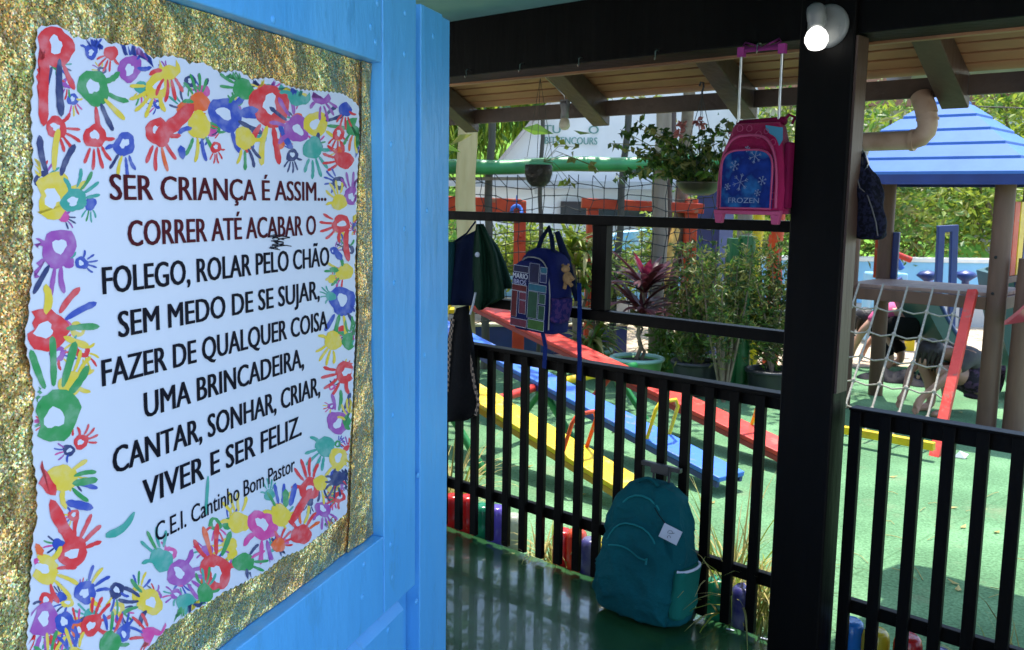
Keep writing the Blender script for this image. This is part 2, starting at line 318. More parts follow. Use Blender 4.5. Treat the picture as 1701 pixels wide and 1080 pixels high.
def foil(name, base, warm):
    m = bpy.data.materials.new(name); m.use_nodes = True; t = m.node_tree; p = t.nodes['Principled BSDF']; L = t.links.new
    tc = t.nodes.new('ShaderNodeTexCoord')
    v = t.nodes.new('ShaderNodeTexVoronoi'); v.inputs['Scale'].default_value = 400; L(tc.outputs['Object'], v.inputs['Vector'])
    sp = t.nodes.new('ShaderNodeSeparateColor'); L(v.outputs['Color'], sp.inputs[0])
    big = t.nodes.new('ShaderNodeTexNoise'); big.inputs['Scale'].default_value = 4.5; big.inputs['Detail'].default_value = 2; L(tc.outputs['Object'], big.inputs['Vector'])
    rp = t.nodes.new('ShaderNodeValToRGB'); cr = rp.color_ramp
    cols = [(0.0, (0.16, 0.09, 0.03)), (0.3, (1.1, 0.66, 0.24)), (0.45, (0.62, 0.62, 0.18)), (0.6, (1.25, 1.0, 0.55)), (0.75, (0.25, 0.6, 0.42)), (0.88, (1.0, 0.50, 0.36)), (1.0, (1.6, 1.5, 1.2))]
    cr.elements[0].color = (*cols[0][1], 1); cr.elements[1].color = (*cols[-1][1], 1)
    for q, c in cols[1:-1]: e = cr.elements.new(q); e.color = (*c, 1)
    L(sp.outputs[0], rp.inputs[0])
    r2 = t.nodes.new('ShaderNodeValToRGB'); r2.color_ramp.elements[0].position = 0.36; r2.color_ramp.elements[1].position = 0.62
    r2.color_ramp.elements[0].color = (*base, 1); r2.color_ramp.elements[1].color = (*warm, 1); L(big.outputs['Fac'], r2.inputs[0])
    mx = t.nodes.new('ShaderNodeMix'); mx.data_type = 'RGBA'; mx.blend_type = 'MULTIPLY'; mx.inputs['Factor'].default_value = 0.62
    L(rp.outputs[0], mx.inputs[6]); L(r2.outputs[0], mx.inputs[7]); L(mx.outputs[2], p.inputs['Base Color'])
    p.inputs['Metallic'].default_value = 0.72; p.inputs['Roughness'].default_value = 0.22
    geo = t.nodes.new('ShaderNodeNewGeometry')                # every flake tilted its own way
    sb = t.nodes.new('ShaderNodeVectorMath'); sb.operation = 'SUBTRACT'; L(v.outputs['Color'], sb.inputs[0]); sb.inputs[1].default_value = (0.5, 0.5, 0.5)
    sc = t.nodes.new('ShaderNodeVectorMath'); sc.operation = 'SCALE'; L(sb.outputs[0], sc.inputs[0]); sc.inputs['Scale'].default_value = 0.6
    ad = t.nodes.new('ShaderNodeVectorMath'); ad.operation = 'ADD'; L(geo.outputs['Normal'], ad.inputs[0]); L(sc.outputs[0], ad.inputs[1])
    nn = t.nodes.new('ShaderNodeVectorMath'); nn.operation = 'NORMALIZE'; L(ad.outputs[0], nn.inputs[0])
    wv = t.nodes.new('ShaderNodeTexNoise'); wv.inputs['Scale'].default_value = 14; wv.inputs['Detail'].default_value = 3; L(tc.outputs['Object'], wv.inputs['Vector'])
    bp = t.nodes.new('ShaderNodeBump'); bp.inputs['Strength'].default_value = 0.9; bp.inputs['Distance'].default_value = 0.035
    L(wv.outputs['Fac'], bp.inputs['Height']); L(nn.outputs[0], bp.inputs['Normal']); L(bp.outputs[0], p.inputs['Normal'])
    vf = t.nodes.new('ShaderNodeTexVoronoi'); vf.inputs['Scale'].default_value = 11; L(tc.outputs['Object'], vf.inputs['Vector'])
    b2 = t.nodes.new('ShaderNodeBump'); b2.inputs['Strength'].default_value = 0.4; b2.inputs['Distance'].default_value = 0.05
    L(vf.outputs['Distance'], b2.inputs['Height']); L(bp.outputs[0], b2.inputs['Normal']); L(b2.outputs[0], p.inputs['Normal'])
    MATS[name] = m; return m
M['foil'] = foil('gold_glitter_foil', (0.62, 0.88, 0.72), (1.0, 0.70, 0.42))
M['foil2'] = foil('copper_glitter_foil', (1.0, 0.72, 0.42), (0.85, 0.78, 0.45))
M['bulb_on'] = bpy.data.materials.new('lit_bulb'); M['bulb_on'].use_nodes = True
_p = M['bulb_on'].node_tree.nodes['Principled BSDF']; _p.inputs['Emission Color'].default_value = (1, 0.98, 0.92, 1); _p.inputs['Emission Strength'].default_value = 0.75
M['bulb_off'] = pm('unlit_bulb', (0.55, 0.50, 0.38), None, 3, 0.3)
M['clear'] = glass('clear_bottle_plastic', (0.10, 0.10, 0.08), 0.05, 0.16)

# ================================================================== THE SETTING
def sheet(name, pts, mat):
    b = MB(); b.add(pts, [tuple(range(len(pts)))]); return struct(b.build(name, mat))
GB = GZ - 0.012
sheet('ground', [(-600, -600, GB), (600, -600, GB), (600, 600, GB), (-600, 600, GB)], M['soil'])
# play yard carpet of artificial turf, with the sand area beyond it
def q2(px, py, z=GZ): p = PZ(px, py, z); return (p.x, p.y, z)
e1 = F(-16, 0.0, GZ); e2 = F(6, 0.0, GZ)
sheet('artificial_turf', [tuple(e1), tuple(e2), (14, 5, GZ), (14, 9.2, GZ), q2(1640, 596), q2(1480, 604), q2(1415, 606), (2.6, 11.0, GZ), (-14, 14, GZ)], M['turf'])
b = MB(); n = 26                                             # raked, uneven sand
P0 = []
for j in range(12):
    for i in range(n): P0.append((-3 + i*0.8, 9.0 + j*0.42, GZ - 0.006 + 0.02*R()*(1 if 0 < j < 11 else 0) - (0.02 if j < 2 else 0)))
b.add(P0, [(j*n + i, j*n + i + 1, (j+1)*n + i + 1, (j+1)*n + i) for j in range(11) for i in range(n - 1)], 0, True)
struct(b.build('sand', M['sand']))
# raised porch floor
b = MB()
b.prism([(-9, -1.55), (4, -1.55), (4, 0.035), (-9, 0.035)], F(0, 0, -0.09), U, N, Z*0.09)
struct(b.build('porch_floor', M['floor'], bevel=0.006))
b = MB()
b.prism([(-14, -9.0), (9, -9.0), (9, -1.56), (-14, -1.56)], F(0, 0, -0.09), U, N, Z*0.08)
struct(b.build('bounce_patio', M['concrete']))  # unseen pale ground added behind the viewer to bounce light onto the door
# grassy bank rising behind the yard on the left
b = MB(); n = 20
P0 = [(-14 + i*1.25, 17.5 + j*1.6, GZ + 3.6*min(1, j/5.0)**1.2 + 0.1*R() + 0.10*j*(1 - i/20)) for j in range(9) for i in range(n)]
b.add(P0, [(j*n + i, j*n + i + 1, (j+1)*n + i + 1, (j+1)*n + i) for j in range(8) for i in range(n - 1)], 0, True)
struct(b.build('lawn_slope', M['lawn']))

# ================================================================== PORCH
porch = thing('porch', 'open timber porch with a thick black post and a slatted brown eave', 'porch', tuple(F(-1.35, 0.0, 0)))
ZB = 2.126
b = MB(); b.box(F(-1.36, -0.052, 1.18), U*0.093, N*0.048, Z*1.18); b.build('post', M['black'], porch, bevel=0.006)
b = MB(); b.box(F(-1.375, 0.045, 1.18), U*0.075, N*0.048, Z*1.18); b.build('post_core', M['black'], porch, bevel=0.004)
b = MB(); b.box(F(-1.2625, -0.053, 1.55), U*0.004, N*0.040, Z*0.57); b.build('post_cheek', M['brown'], porch)
b = MB(); b.box(F(-2.25, 0.02, ZB + 0.119), U*3.9, N*0.10, Z*0.119); b.build('beam', M['black'], porch, bevel=0.004)
b = MB(); b.box(F(-2.25, 0.105, ZB + 0.003), U*3.9, N*0.0145, Z*0.012); b.build('beam_edge', M['soffit'], porch)
# soffit boards, rafters and the board that closes the eave
SLO = -0.52
def eave(off): return 2.235 + SLO*(off - 0.12)
b = MB()
nb = 7; o0, o1 = 0.125, 0.475
dn = (N + Z*SLO).normalized(); upn = U.cross(dn).normalized()
if upn.z < 0: upn = -upn
for i in range(nb):
    oc = o0 + (o1 - o0)*(i + 0.5)/nb
    hw = (o1 - o0)/nb/2*sqrt(1 + SLO*SLO)
    b.box(F(-2.25, oc, eave(oc) + 0.008 + 0.002*R()), U*3.9, dn*(hw - 0.0045), upn*0.008)
b.build('soffit', M['soffit'], porch, bevel=0.002)
b = MB(); b.box(F(-2.25, 0.27, eave(0.27) + 0.045), U*3.95, dn*0.26, upn*0.012); b.build('roof_sheet', M['roofsheet'], porch)
for px, py in ((905, 125), (1150, 100), (1510, 65), (690, 150)):
    uu = uoz(PF(px, py, 0.12))[0] + 0.045
    b = MB(); wd = 0.045
    poly = [(0.122, 2.215), (0.122, 2.128), (0.135, 2.122), (0.468, 1.932), (0.476, 1.936), (0.476, 2.04)]
    b.prism(poly, F(uu - wd, 0, 0), N, Z, U*2*wd)
    b.build('rafter', M['brown'] if px == 1510 else M['rafter'], porch, bevel=0.003)
us = sorted([uoz(PF(px, py, 0.12))[0] + 0.045 for px, py in ((905, 125), (1150, 100), (1510, 65), (690, 150))])
ends = [-6.1] + us + [1.6]
b = MB()
for a, c in zip(ends[:-1], ends[1:]):
    b.box(F((a + c)/2, 0.452, 2.008), U*((c - a)/2 - 0.047), N*0.011, Z*0.034)
b.build('fascia', M['rafter'], porch, bevel=0.002)
b = MB(); b.box(F(-0.08, 1.25, 2.205), U*1.67, N*0.72, Z*0.008); b.tube([F(-1.75, 1.97, 2.205), F(1.59, 1.97, 2.205)], 0.022, 10); b.tube([F(-1.75, 1.55, 2.205), F(-1.83, 1.80, 2.205), F(-1.80, 1.97, 2.205), F(-1.70, 1.99, 2.205)], 0.06, 10); b.build('side_awning', M['roofsheet'], porch)
b = MB(); b.box(F(-3.0, -0.845, 2.3775), U*3.3, N*0.785, Z*0.012); b.build('ceiling', M['teal_ceiling'], porch)
b = MB(); b.box(F(-3.0, -0.8, 2.55), U*3.4, N*0.95, Z*0.02); b.build('upper_roof', M['roofsheet'], porch)

# unseen building added behind the viewer to keep sky light off the porch
bh = thing('sky_blocker_building', 'unseen cream building added behind the viewer to block sky light', 'building', tuple(F(-1, -4.6, 0)))
b = MB(); b.box(F(-3.6, -4.7, 1.6), U*4.4, N*0.12, Z*1.68); b.build('wall', pm('sky_blocker_cream', (0.36, 0.33, 0.28), None, 2, 0.85, 0.1), bh)
b = MB(); b.box(F(-3.6, -4.3, 3.32), U*4.6, N*0.5, Z*0.03); b.build('eave', M['roofsheet'], bh)
# ------------------------------------------------------------------ railings (two: between door and post, and right of the post)
BW, PITCHB = 0.038, 0.1028
def baluster(parent, u, z0=0.022, z1=0.915):
    b = MB(); b.box(F(u, 0.0, (z0 + z1)/2), U*BW/2, N*0.011, Z*(z1 - z0)/2)
    b.build('baluster', M['black'], parent, bevel=0.002)
rail = thing('porch_railing', 'black picket railing with two bag rails above it between blue door and post', 'railing', tuple(F(-2.6, 0, 0)), 'porch railings')
def hbar(name, u0, u1, z0, z1, off, dp, parent, m='black'):
    b = MB(); b.box(F((u0 + u1)/2, off, (z0 + z1)/2), U*(u1 - u0)/2, N*dp/2, Z*(z1 - z0)/2)
    return b.build(name, M[m], parent, bevel=0.003)
u = -3.216
while u > -6.3: u -= PITCHB
while u < -1.52:
    baluster(rail, u); u += PITCHB
hbar('top_rail', -6.4, -1.46, 0.868, 0.915, 0.027, 0.030, rail)
hbar('cap_strip', -6.4, -1.46, 0.9155, 0.9335, 0.010, 0.058, rail)
hbar('bottom_rail', -6.4, -1.46, 0.205, 0.254, 0.027, 0.030, rail)
hbar('middle_rail', -6.4, -1.46, 1.110, 1.153, 0.01, 0.05, rail)
hbar('bag_rail', -6.4, -1.46, 1.497, 1.536, 0.01, 0.06, rail)
u0, u1 = uoz(PF(985, 450))[0], uoz(PF(1008, 450))[0]
b = MB(); b.box(F((u0 + u1)/2, 0.012, 1.325), U*(u1 - u0)/2, N*0.022, Z*0.1715); b.build('stud', M['black'], rail, bevel=0.002)
rail2 = thing('porch_railing', 'lower black picket railing right of the thick post, sunlit turf behind', 'railing', tuple(F(-0.2, 0, 0)), 'porch railings')
u = -1.225 - 0.0
while u < 1.5:
    baluster(rail2, u); u += 0.0995
hbar('top_rail', -1.245, 1.55, 0.858, 0.915, 0.027, 0.030, rail2)
hbar('cap_strip', -1.245, 1.55, 0.9155, 0.9255, 0.010, 0.058, rail2)
hbar('bottom_rail', -1.245, 1.55, 0.205, 0.254, 0.027, 0.030, rail2)

# ------------------------------------------------------------------ blue door with poster
s_r, _ = sz(691, 400); s_o, _ = sz(637, 300); s_s0, _ = sz(700, 500); s_s1, _ = sz(735, 500); s_s2, _ = sz(749, 500)
zt_o = sz(640, 105)[1]; zb_o = sz(620, 905)[1]; s_l = sz(60, 500)[0] - 0.34
zr = sz(668, 992)[1]
door = thing('blue_door', 'bright blue panelled wooden door standing open on the left', 'door', tuple(D(s_r, 0, 0)))
TH = 0.055
def dbox(b, s0, s1, z0, z1, f, bk, mi=0): b.box(D((s0 + s1)/2, (f + bk)/2, (z0 + z1)/2), UD*(s1 - s0)/2, ND*(f - bk)/2, Z*(z1 - z0)/2, mi)
def nails(b, pts, f):
    for s, z in pts: b.lathe([(0.009, -0.001), (0.0075, 0.0022), (0.002, 0.0028)], D(s, f, z), 8, ND)
b = MB(); dbox(b, s_o, s_r, zr, 2.1, 0, -TH); nails(b, [sz(*q) for q in ((673, 22), (672, 90), (650, 240), (655, 470), (653, 690), (649, 905), (652, 960), (672, 380))], 0); b.build('stile', M['blue'], door, bevel=0.005)
b = MB(); dbox(b, s_l - 0.12, s_l, 0.02, 2.1, 0, -TH); b.build('stile', M['blue'], door, bevel=0.004)
b = MB(); dbox(b, s_l, s_o - 0.0025, zt_o, 2.1, -0.0015, -TH); nails(b, [sz(*q) for q in ((625, 70), (617, 45), (628, 5), (455, 33))], -0.001); b.build('top_rail', M['blue'], door, bevel=0.004)
b = MB(); dbox(b, s_l, s_o - 0.0025, zr, zb_o, -0.0015, -TH); nails(b, [sz(*q) for q in ((606, 938), (603, 992))], -0.001); b.build('bottom_rail', M['blue'], door, bevel=0.006)
b = MB(); dbox(b, s_l, s_o, zb_o + 0.001, zt_o - 0.001, -0.042, -TH); b.build('panel', M['blue'], door)
sl1 = sz(669, 1010)[0]
b = MB(); b.prism([(0, 0.02), (0.004, 0.02), (0.004, zr - 0.035), (-0.02, zr - 0.006), (-TH, zr - 0.006), (-TH, 0.02)], D(s_l, 0, 0), ND, Z, UD*(sl1 - s_l)); nails(b, [sz(645, 1047, 0.004)], 0.004); b.build('lower_panel', M['blue'], door, bevel=0.003)
b = MB(); dbox(b, sl1, s_s0 - 0.001, 0.02, 2.09, -0.045, -TH - 0.004); b.build('rebate', M['blue'], door)
b = MB(); dbox(b, s_s0 + 0.004, s_s1, 0.02, 2.098, -0.004, -TH - 0.01); nails(b, [sz(*q) for q in ((722, 60), (712, 350), (708, 590), (697, 790), (694, 1000))], -0.004); b.build('edge_board', M['blue'], door, bevel=0.004)
b = MB(); dbox(b, s_s1 + 0.002, s_s2, 0.02, 2.094, -0.008, -TH - 0.012); b.build('edge_bead', M['blue'], door, bevel=0.004)
dp = MB(); dp.box(D(s_s0 + 0.06, -0.16, 1.16), UD*0.09, ND*0.05, Z*1.16)
tag(dp.build('door_post', M['white'], None, bevel=0.004), 'white painted door post standing right behind the blue door', 'post')

# glitter foil lining the panel
b = MB(); nx, nz_ = 60, 60
def fz(s, z): return -0.0345 + 0.0015*sin(31*s + 9*z) + 0.0012*sin(43*z - 17*s)
V = []; fc = []
for j in range(nz_ + 1):
    for i in range(nx + 1):
        s = s_l + 0.002 + (s_o - 0.006 - s_l)*i/nx; z = zb_o + 0.002 + (zt_o - zb_o - 0.004)*j/nz_
        V.append(D(s, fz(s, z), z))
fc = [(j*(nx+1) + i, j*(nx+1) + i + 1, (j+1)*(nx+1) + i + 1, (j+1)*(nx+1) + i) for j in range(nz_) for i in range(nx)]
gl = thing('glitter_foil', 'crinkled gold glitter foil lining the door panel behind the poster', 'foil', tuple(D(s_o - 0.3, -0.018, zb_o)))
b.add(V, fc, 0, True); b.build('foil_sheet', M['foil'], gl)
edge = [(601, 95), (599, 150), (600, 210), (596, 300), (595, 380), (593, 440), (594, 520), (592, 580), (590, 640), (588, 700), (583, 770), (580, 850), (577, 922)]
b = MB(); V = []
for i, q in enumerate(edge):
    s, z = sz(*q, -0.03); z = min(z, zt_o - 0.002); z = max(z, zb_o + 0.003); s2 = s_o - 0.004 - 0.004*sin(i*1.9)
    for k in range(6):
        t = k/5; V.append(D(s + (s2 - s)*t, -0.0295 + 0.0022*sin(i*1.3 + k*1.7) , z))
b.add(V, [(i*6 + k, i*6 + k + 1, i*6 + k + 7, i*6 + k + 6) for i in range(len(edge) - 1) for k in range(5)], 0, True)
b.build('foil_strip', M['foil2'], gl)

# poster: paper with wavy pinked edges, painted hand prints, lettering
PF_ = -0.0285
out = [(62, 47), (85, 40), (105, 46), (122, 62), (145, 64), (165, 62), (185, 72), (210, 74), (232, 76), (243, 90), (255, 97), (280, 93), (300, 95), (315, 106), (332, 103), (345, 108), (365, 121), (395, 117), (420, 132), (450, 129), (475, 142), (500, 149), (540, 152), (567, 155), (582, 163), (596, 176),
       (597, 240), (593, 300), (592, 350), (592, 400), (589, 440), (591, 500), (590, 560), (588, 600), (586, 660), (582, 720), (578, 790), (576, 852), (540, 882), (500, 914), (470, 925), (440, 950), (400, 970), (370, 985), (345, 1002), (310, 1022), (275, 1046), (245, 1080), (200, 1105), (120, 1170), (40, 1210),
       (45, 1080), (48, 1020), (52, 960), (55, 900), (62, 860), (62, 800), (55, 760), (55, 700), (58, 650), (48, 600), (42, 560), (48, 520), (55, 450), (55, 340), (55, 250), (52, 180), (60, 100)]
oc = [sz(*q, PF_) for q in out]; pk = []
for (a, c) in zip(oc, oc[1:] + oc[:1]):
    d = Vector((c[0] - a[0], c[1] - a[1])); L_ = d.length; k = max(2, int(L_/0.0085)); nn = Vector((-d.y, d.x))/L_
    for i in range(k):
        t = i/k; g = 0.0016*(1 if i % 2 else -1); pk.append((a[0] + d.x*t + nn.x*g, a[1] + d.y*t + nn.y*g))
pos = thing('poster', 'white poster with a Portuguese rhyme inside a border of coloured hand prints', 'poster', tuple(D(sz(330, 900)[0], PF_, sz(330, 900)[1])))
b = MB(); b.prism(pk, D(0, PF_ - 0.0012, 0), UD, Z, ND*0.0012); b.build('paper_sheet', M['paper'], pos)

hp = MB(); layer = [0]
def dpt(px, py): p = PD(px, py, PF_); return p.dot(UD), p.z
def inside(x, y):
    r = False; j = len(oc) - 1
    for i in range(len(oc)):
        if (oc[i][1] > y) != (oc[j][1] > y) and x < (oc[j][0] - oc[i][0])*(y - oc[i][1])/(oc[j][1] - oc[i][1]) + oc[i][0]: r = not r
        j = i
    return r
rp_ = random.Random(3)
def shape(pxpts, key):                                       # a painted patch on the paper
    pts = [dpt(*q) for q in pxpts]
    for it in range(3):
        cx = sum(p[0] for p in pts)/len(pts); cz = sum(p[1] for p in pts)/len(pts)
        new = []
        for p in pts:
            x, y = p; k = 0
            while not inside(x, y) and k < 12: x += (0.30*(sc0[0] - x))*0.12; y += (0.30*(sc0[1] - y))*0.12; k += 1
            new.append((x, y))
        pts = new; break
    layer[0] += 1; off = PF_ + 0.0002 + layer[0]*0.0000007
    mi = len(PKEYS) if key == 'W' else PKEYS.index(key)
    o = D(0, off, 0)
    hp.flat(pts, lambda x, y: o + UD*x + Z*y, mi)
sc0 = dpt(350, 560)
def blob(cx, cy, rx, ry, ang, key, jag=0.14, n=22):
    a = radians(ang); ph = [rp_.uniform(0, 6.28) for _ in range(4)]
    pts = []
    for i in range(n):
        t = 2*pi*i/n; k = 1 + jag*(0.5*sin(2*t + ph[0]) + 0.45*sin(3*t + ph[1]) + 0.3*sin(5*t + ph[2]) + 0.2*sin(9*t + ph[3]))
        x, y = rx*k*cos(t), ry*k*sin(t); pts.append((cx + x*cos(a) + y*sin(a), cy - (x*sin(a) - y*cos(a))))
    shape(pts, key)
def stroke(x0, y0, x1, y1, w0, w1, key, bend=0.0):           # finger or smear with rounded ends
    d = Vector((x1 - x0, y1 - y0)); L_ = max(d.length, 1e-3); d /= L_; nn = Vector((-d.y, d.x)); k = 7; Lp = []; Rp = []
    for i in range(k + 1):
        t = i/k; c = Vector((x0, y0)) + d*L_*t + nn*bend*L_*sin(pi*t)
        ww = (w0 + (w1 - w0)*t)/2*(1 + 0.14*rp_.uniform(-1, 1)); ww *= (0.62 if i in (0, k) else 1)
        Lp.append(tuple(c + nn*ww)); Rp.append(tuple(c - nn*ww))
    tip = Vector((x1, y1)) + d*w1*0.32; b0 = Vector((x0, y0)) - d*w0*0.32
    shape(Lp + [tuple(tip)] + Rp[::-1] + [tuple(b0)], key)
def hand(x, y, L_, ang, key, fk=None, hole=True, thumb=1, gap=0.10, sx=0.82):
    r = L_*0.27; fk = fk or [key]*5; a0 = radians(ang)
    blob(x, y, r*1.05, r*0.95*1.0, ang, key)
    if hole: blob(x - r*0.1*cos(a0), y + r*0.1*sin(a0), r*0.46, r*0.34, ang + rp_.uniform(-30, 30), 'W', 0.3, 14)
    for i, da in enumerate((34, 12, -9, -30)):
        a = radians(ang + da*thumb); l = L_*(0.40, 0.48, 0.46, 0.36)[i]; s = r*(1.0 + gap*rp_.uniform(0.3, 2.2))
        bx, by = x + cos(a)*s*sx, y - sin(a)*s; ex, ey = x + cos(a)*(s + l)*sx, y - sin(a)*(s + l)
        stroke(bx, by, ex, ey, L_*0.062, L_*0.088, fk[(i + 1) % len(fk)], rp_.uniform(-0.07, 0.07))
    a = radians(ang + 78*thumb)
    stroke(x + cos(a)*r*0.8*sx, y - sin(a)*r*0.8, x + cos(a)*r*2.0*sx, y - sin(a)*r*2.0, L_*0.09, L_*0.10, fk[0], 0.1)
HANDS = [(92, 78, 118, -92, 'R', 'RRKR', 1), (151, 86, 44, 75, 'B', 'B', 1), (184, 88, 44, -130, 'R', 'R', 0), (215, 114, 78, 80, 'P', 'BBP', 1), (155, 146, 104, -52, 'G', 'GGYKR', 1), (262, 143, 80, -150, 'Y', 'Y', 1),
 (280, 112, 74, -85, 'Y', 'RRR', 0), (93, 212, 66, -38, 'R', 'R', 1), (157, 226, 72, -85, 'R', 'R', 1), (206, 240, 70, -92, 'B', 'BKYB', 1), (262, 220, 82, -85, 'R', 'RRO', 1), (331, 170, 62, 100, 'O', 'GG', 0), (330, 208, 78, -85, 'Y', 'BGY', 0),
 (374, 190, 104, -35, 'B', 'BBK', 1), (358, 245, 34, -90, 'R', 'R', 1), (85, 325, 135, 95, 'Y', 'YKYK', 1), (122, 333, 76, 40, 'T', 'TTG', 1), (404, 148, 66, 140, 'G', 'G', 0), (448, 176, 128, -88, 'R', 'BRYR', 1), (493, 214, 80, 135, 'P', 'PPK', 1),
 (496, 158, 70, 95, 'T', 'TTYB', 0), (524, 206, 76, 5, 'Y', 'KYGK', 1), (519, 246, 64, -82, 'T', 'T', 0), (406, 230, 66, -80, 'Y', 'YKKG', 0), (533, 160, 54, -60, 'P', 'P', 0), (485, 258, 38, -100, 'K', 'K', 1), (562, 222, 40, -110, 'R', 'R', 1),
 (571, 266, 56, 178, 'R', 'R', 0), (588, 210, 56, -95, 'G', 'GBYO', 0), (562, 304, 40, 150, 'K', 'B', 1), (583, 326, 52, 95, 'P', 'P', 1), (563, 336, 48, 110, 'Y', 'Y', 0), (573, 182, 42, -100, 'B', 'RR', 0),
 (97, 412, 112, -112, 'P', 'PPKP', 1), (135, 437, 40, -5, 'B', 'B', 1), (76, 548, 134, 12, 'R', 'YRBG', 1), (116, 638, 76, 60, 'Y', 'Y', 0), (90, 690, 160, 80, 'G', 'G', 1), (566, 372, 56, 185, 'R', 'R', 1), (572, 452, 52, 190, 'Y', 'GY', 0),
 (568, 500, 86, -95, 'B', 'BKYG', 1), (549, 492, 30, 150, 'T', 'T', 0), (553, 566, 56, -118, 'Y', 'Y', 0), (580, 566, 50, 70, 'G', 'G', 0), (574, 618, 66, 200, 'R', 'R', 1), (561, 702, 70, 75, 'P', 'PPKG', 1), (580, 700, 46, 85, 'G', 'Y', 0),
 (134, 734, 46, 28, 'R', 'R', 1), (100, 795, 92, 0, 'Y', 'YGBG', 0), (121, 918, 90, 48, 'R', 'R', 1), (72, 945, 92, -32, 'Y', 'YRY', 1), (141, 984, 70, 40, 'B', 'YBB', 1), (72, 1030, 98, -95, 'P', 'PRP', 1), (106, 1034, 62, -72, 'B', 'B', 1), (151, 1038, 66, 55, 'R', 'R', 1),
 (268, 930, 72, 110, 'T', 'TTG', 0), (299, 952, 82, -20, 'P', 'P', 1), (358, 950, 102, 100, 'R', 'RGRO', 1), (248, 1000, 80, 165, 'Y', 'KGK', 1), (205, 1052, 46, 82, 'B', 'B', 1), (182, 1068, 70, 75, 'G', 'GBR', 0), (253, 1058, 66, 150, 'M', 'RRB', 0), (310, 1004, 66, -78, 'T', 'KGY', 0),
 (540, 742, 62, -130, 'T', 'T', 0), (561, 762, 62, -100, 'Y', 'YK', 1), (514, 812, 66, 98, 'R', 'R', 1), (536, 846, 48, -60, 'P', 'P', 1), (563, 826, 36, 190, 'R', 'R', 1), (396, 868, 66, 100, 'Y', 'YY', 0), (436, 872, 92, -60, 'M', 'MMPK', 1), (447, 822, 34, 88, 'T', 'T', 0),
 (466, 856, 66, 92, 'Y', 'YGBB', 0), (404, 934, 62, 15, 'G', 'KGGM', 0), (500, 888, 62, 60, 'R', 'ROY', 0), (532, 802, 46, -70, 'Y', 'KY', 0), (560, 795, 44, -110, 'K', 'K', 0), (80, 1100, 70, 60, 'G', 'GY', 0), (125, 1095, 70, 100, 'Y', 'YB', 0), (340, 985, 54, 90, 'G', 'GT', 0), (462, 905, 44, 30, 'O', 'R', 0)]
r5 = random.Random(11); nsm = 0
while nsm < 95:                                              # small prints filling the border
    ed = r5.random()
    if ed < 0.30: x, y = r5.uniform(70, 590), 0; y = 60 + (x - 62)*0.2 + r5.uniform(12, 110)
    elif ed < 0.52: x, y = r5.uniform(62, 150), r5.uniform(280, 1060)
    elif ed < 0.74: x, y = r5.uniform(545, 592), r5.uniform(200, 850)
    else: x = r5.uniform(70, 575); y = 1080 - (x - 45)*0.40 - r5.uniform(-10, 85)
    L_ = r5.uniform(26, 50)*(0.75 if x > 500 else 1); nsm += 1
    hand(x, y, L_, r5.uniform(0, 360), r5.choice('RGBYPTMKO'), [r5.choice('RGBYPTMK') for _ in range(3)], r5.random() < 0.5, r5.choice((-1, 1)))
for i, (x, y, L_, a, k, fk, h) in enumerate(HANDS): hand(x, y, L_, a, k, list(fk), bool(h), 1 if i % 3 else -1)
for q in [(75, 100, 72, 205, 18, 15, 'R', 0.02), (98, 100, 101, 190, 9, 13, 'K', .02), (262, 225, 316, 178, 22, 24, 'R', 0.05), (300, 245, 303, 262, 12, 10, 'B', 0), (60, 780, 88, 818, 22, 20, 'R', 0), (86, 835, 122, 900, 20, 22, 'R', 0.05), (178, 890, 222, 852, 14, 7, 'T', 0.12), (345, 792, 341, 856, 5, 5, 'T', 0), (575, 385, 578, 432, 9, 9, 'R', 0.05),
          (515, 815, 483, 868, 15, 11, 'R', 0), (474, 815, 474, 840, 10, 10, 'G', 0), (490, 805, 482, 838, 9, 9, 'B', 0), (555, 415, 566, 430, 9, 10, 'B', 0), (549, 447, 560, 449, 9, 9, 'G', 0), (122, 803, 158, 797, 11, 13, 'G', 0), (112, 835, 150, 843, 13, 15, 'B', 0), (300, 1010, 292, 1040, 8, 10, 'G', 0), (60, 905, 68, 920, 10, 12, 'O', 0)]:
    stroke(*q)
hp.build('hand_print_border', [PAINT[k] for k in PKEYS] + [M['paper']], pos)
LINES = [('SER CRIANÇA É ASSIM...', (183, 333), (541, 333), 290, 'ink_refl'), ('CORRER ATÉ ACABAR O', (213, 409), (524, 390), 366, 'ink_refl'), ('FOLEGO, ROLAR PELO CHÃO', (171, 489), (546, 441), 444, 'ink'), ('SEM MEDO DE SE SUJAR,', (197, 559), (530, 498), 516, 'ink'),
         ('FAZER DE QUALQUER COISA', (170, 641), (543, 547), 597, 'ink'), ('UMA BRINCADEIRA,', (240, 692), (504, 612), 650, 'ink'), ('CANTAR, SONHAR, CRIAR,', (188, 782), (531, 660), 738, 'ink'), ('VIVER E SER FELIZ.', (238, 838), (500, 725), 795, 'ink'), ('C.E.I. Cantinho Bom Pastor', (258, 897), (489, 785), 866, 'ink')]
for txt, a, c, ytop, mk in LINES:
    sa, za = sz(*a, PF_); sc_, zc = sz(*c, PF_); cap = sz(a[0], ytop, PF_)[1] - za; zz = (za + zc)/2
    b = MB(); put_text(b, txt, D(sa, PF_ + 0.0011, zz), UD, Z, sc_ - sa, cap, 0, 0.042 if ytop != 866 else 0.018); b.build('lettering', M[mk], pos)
b = MB()                                                     # pencil scribble
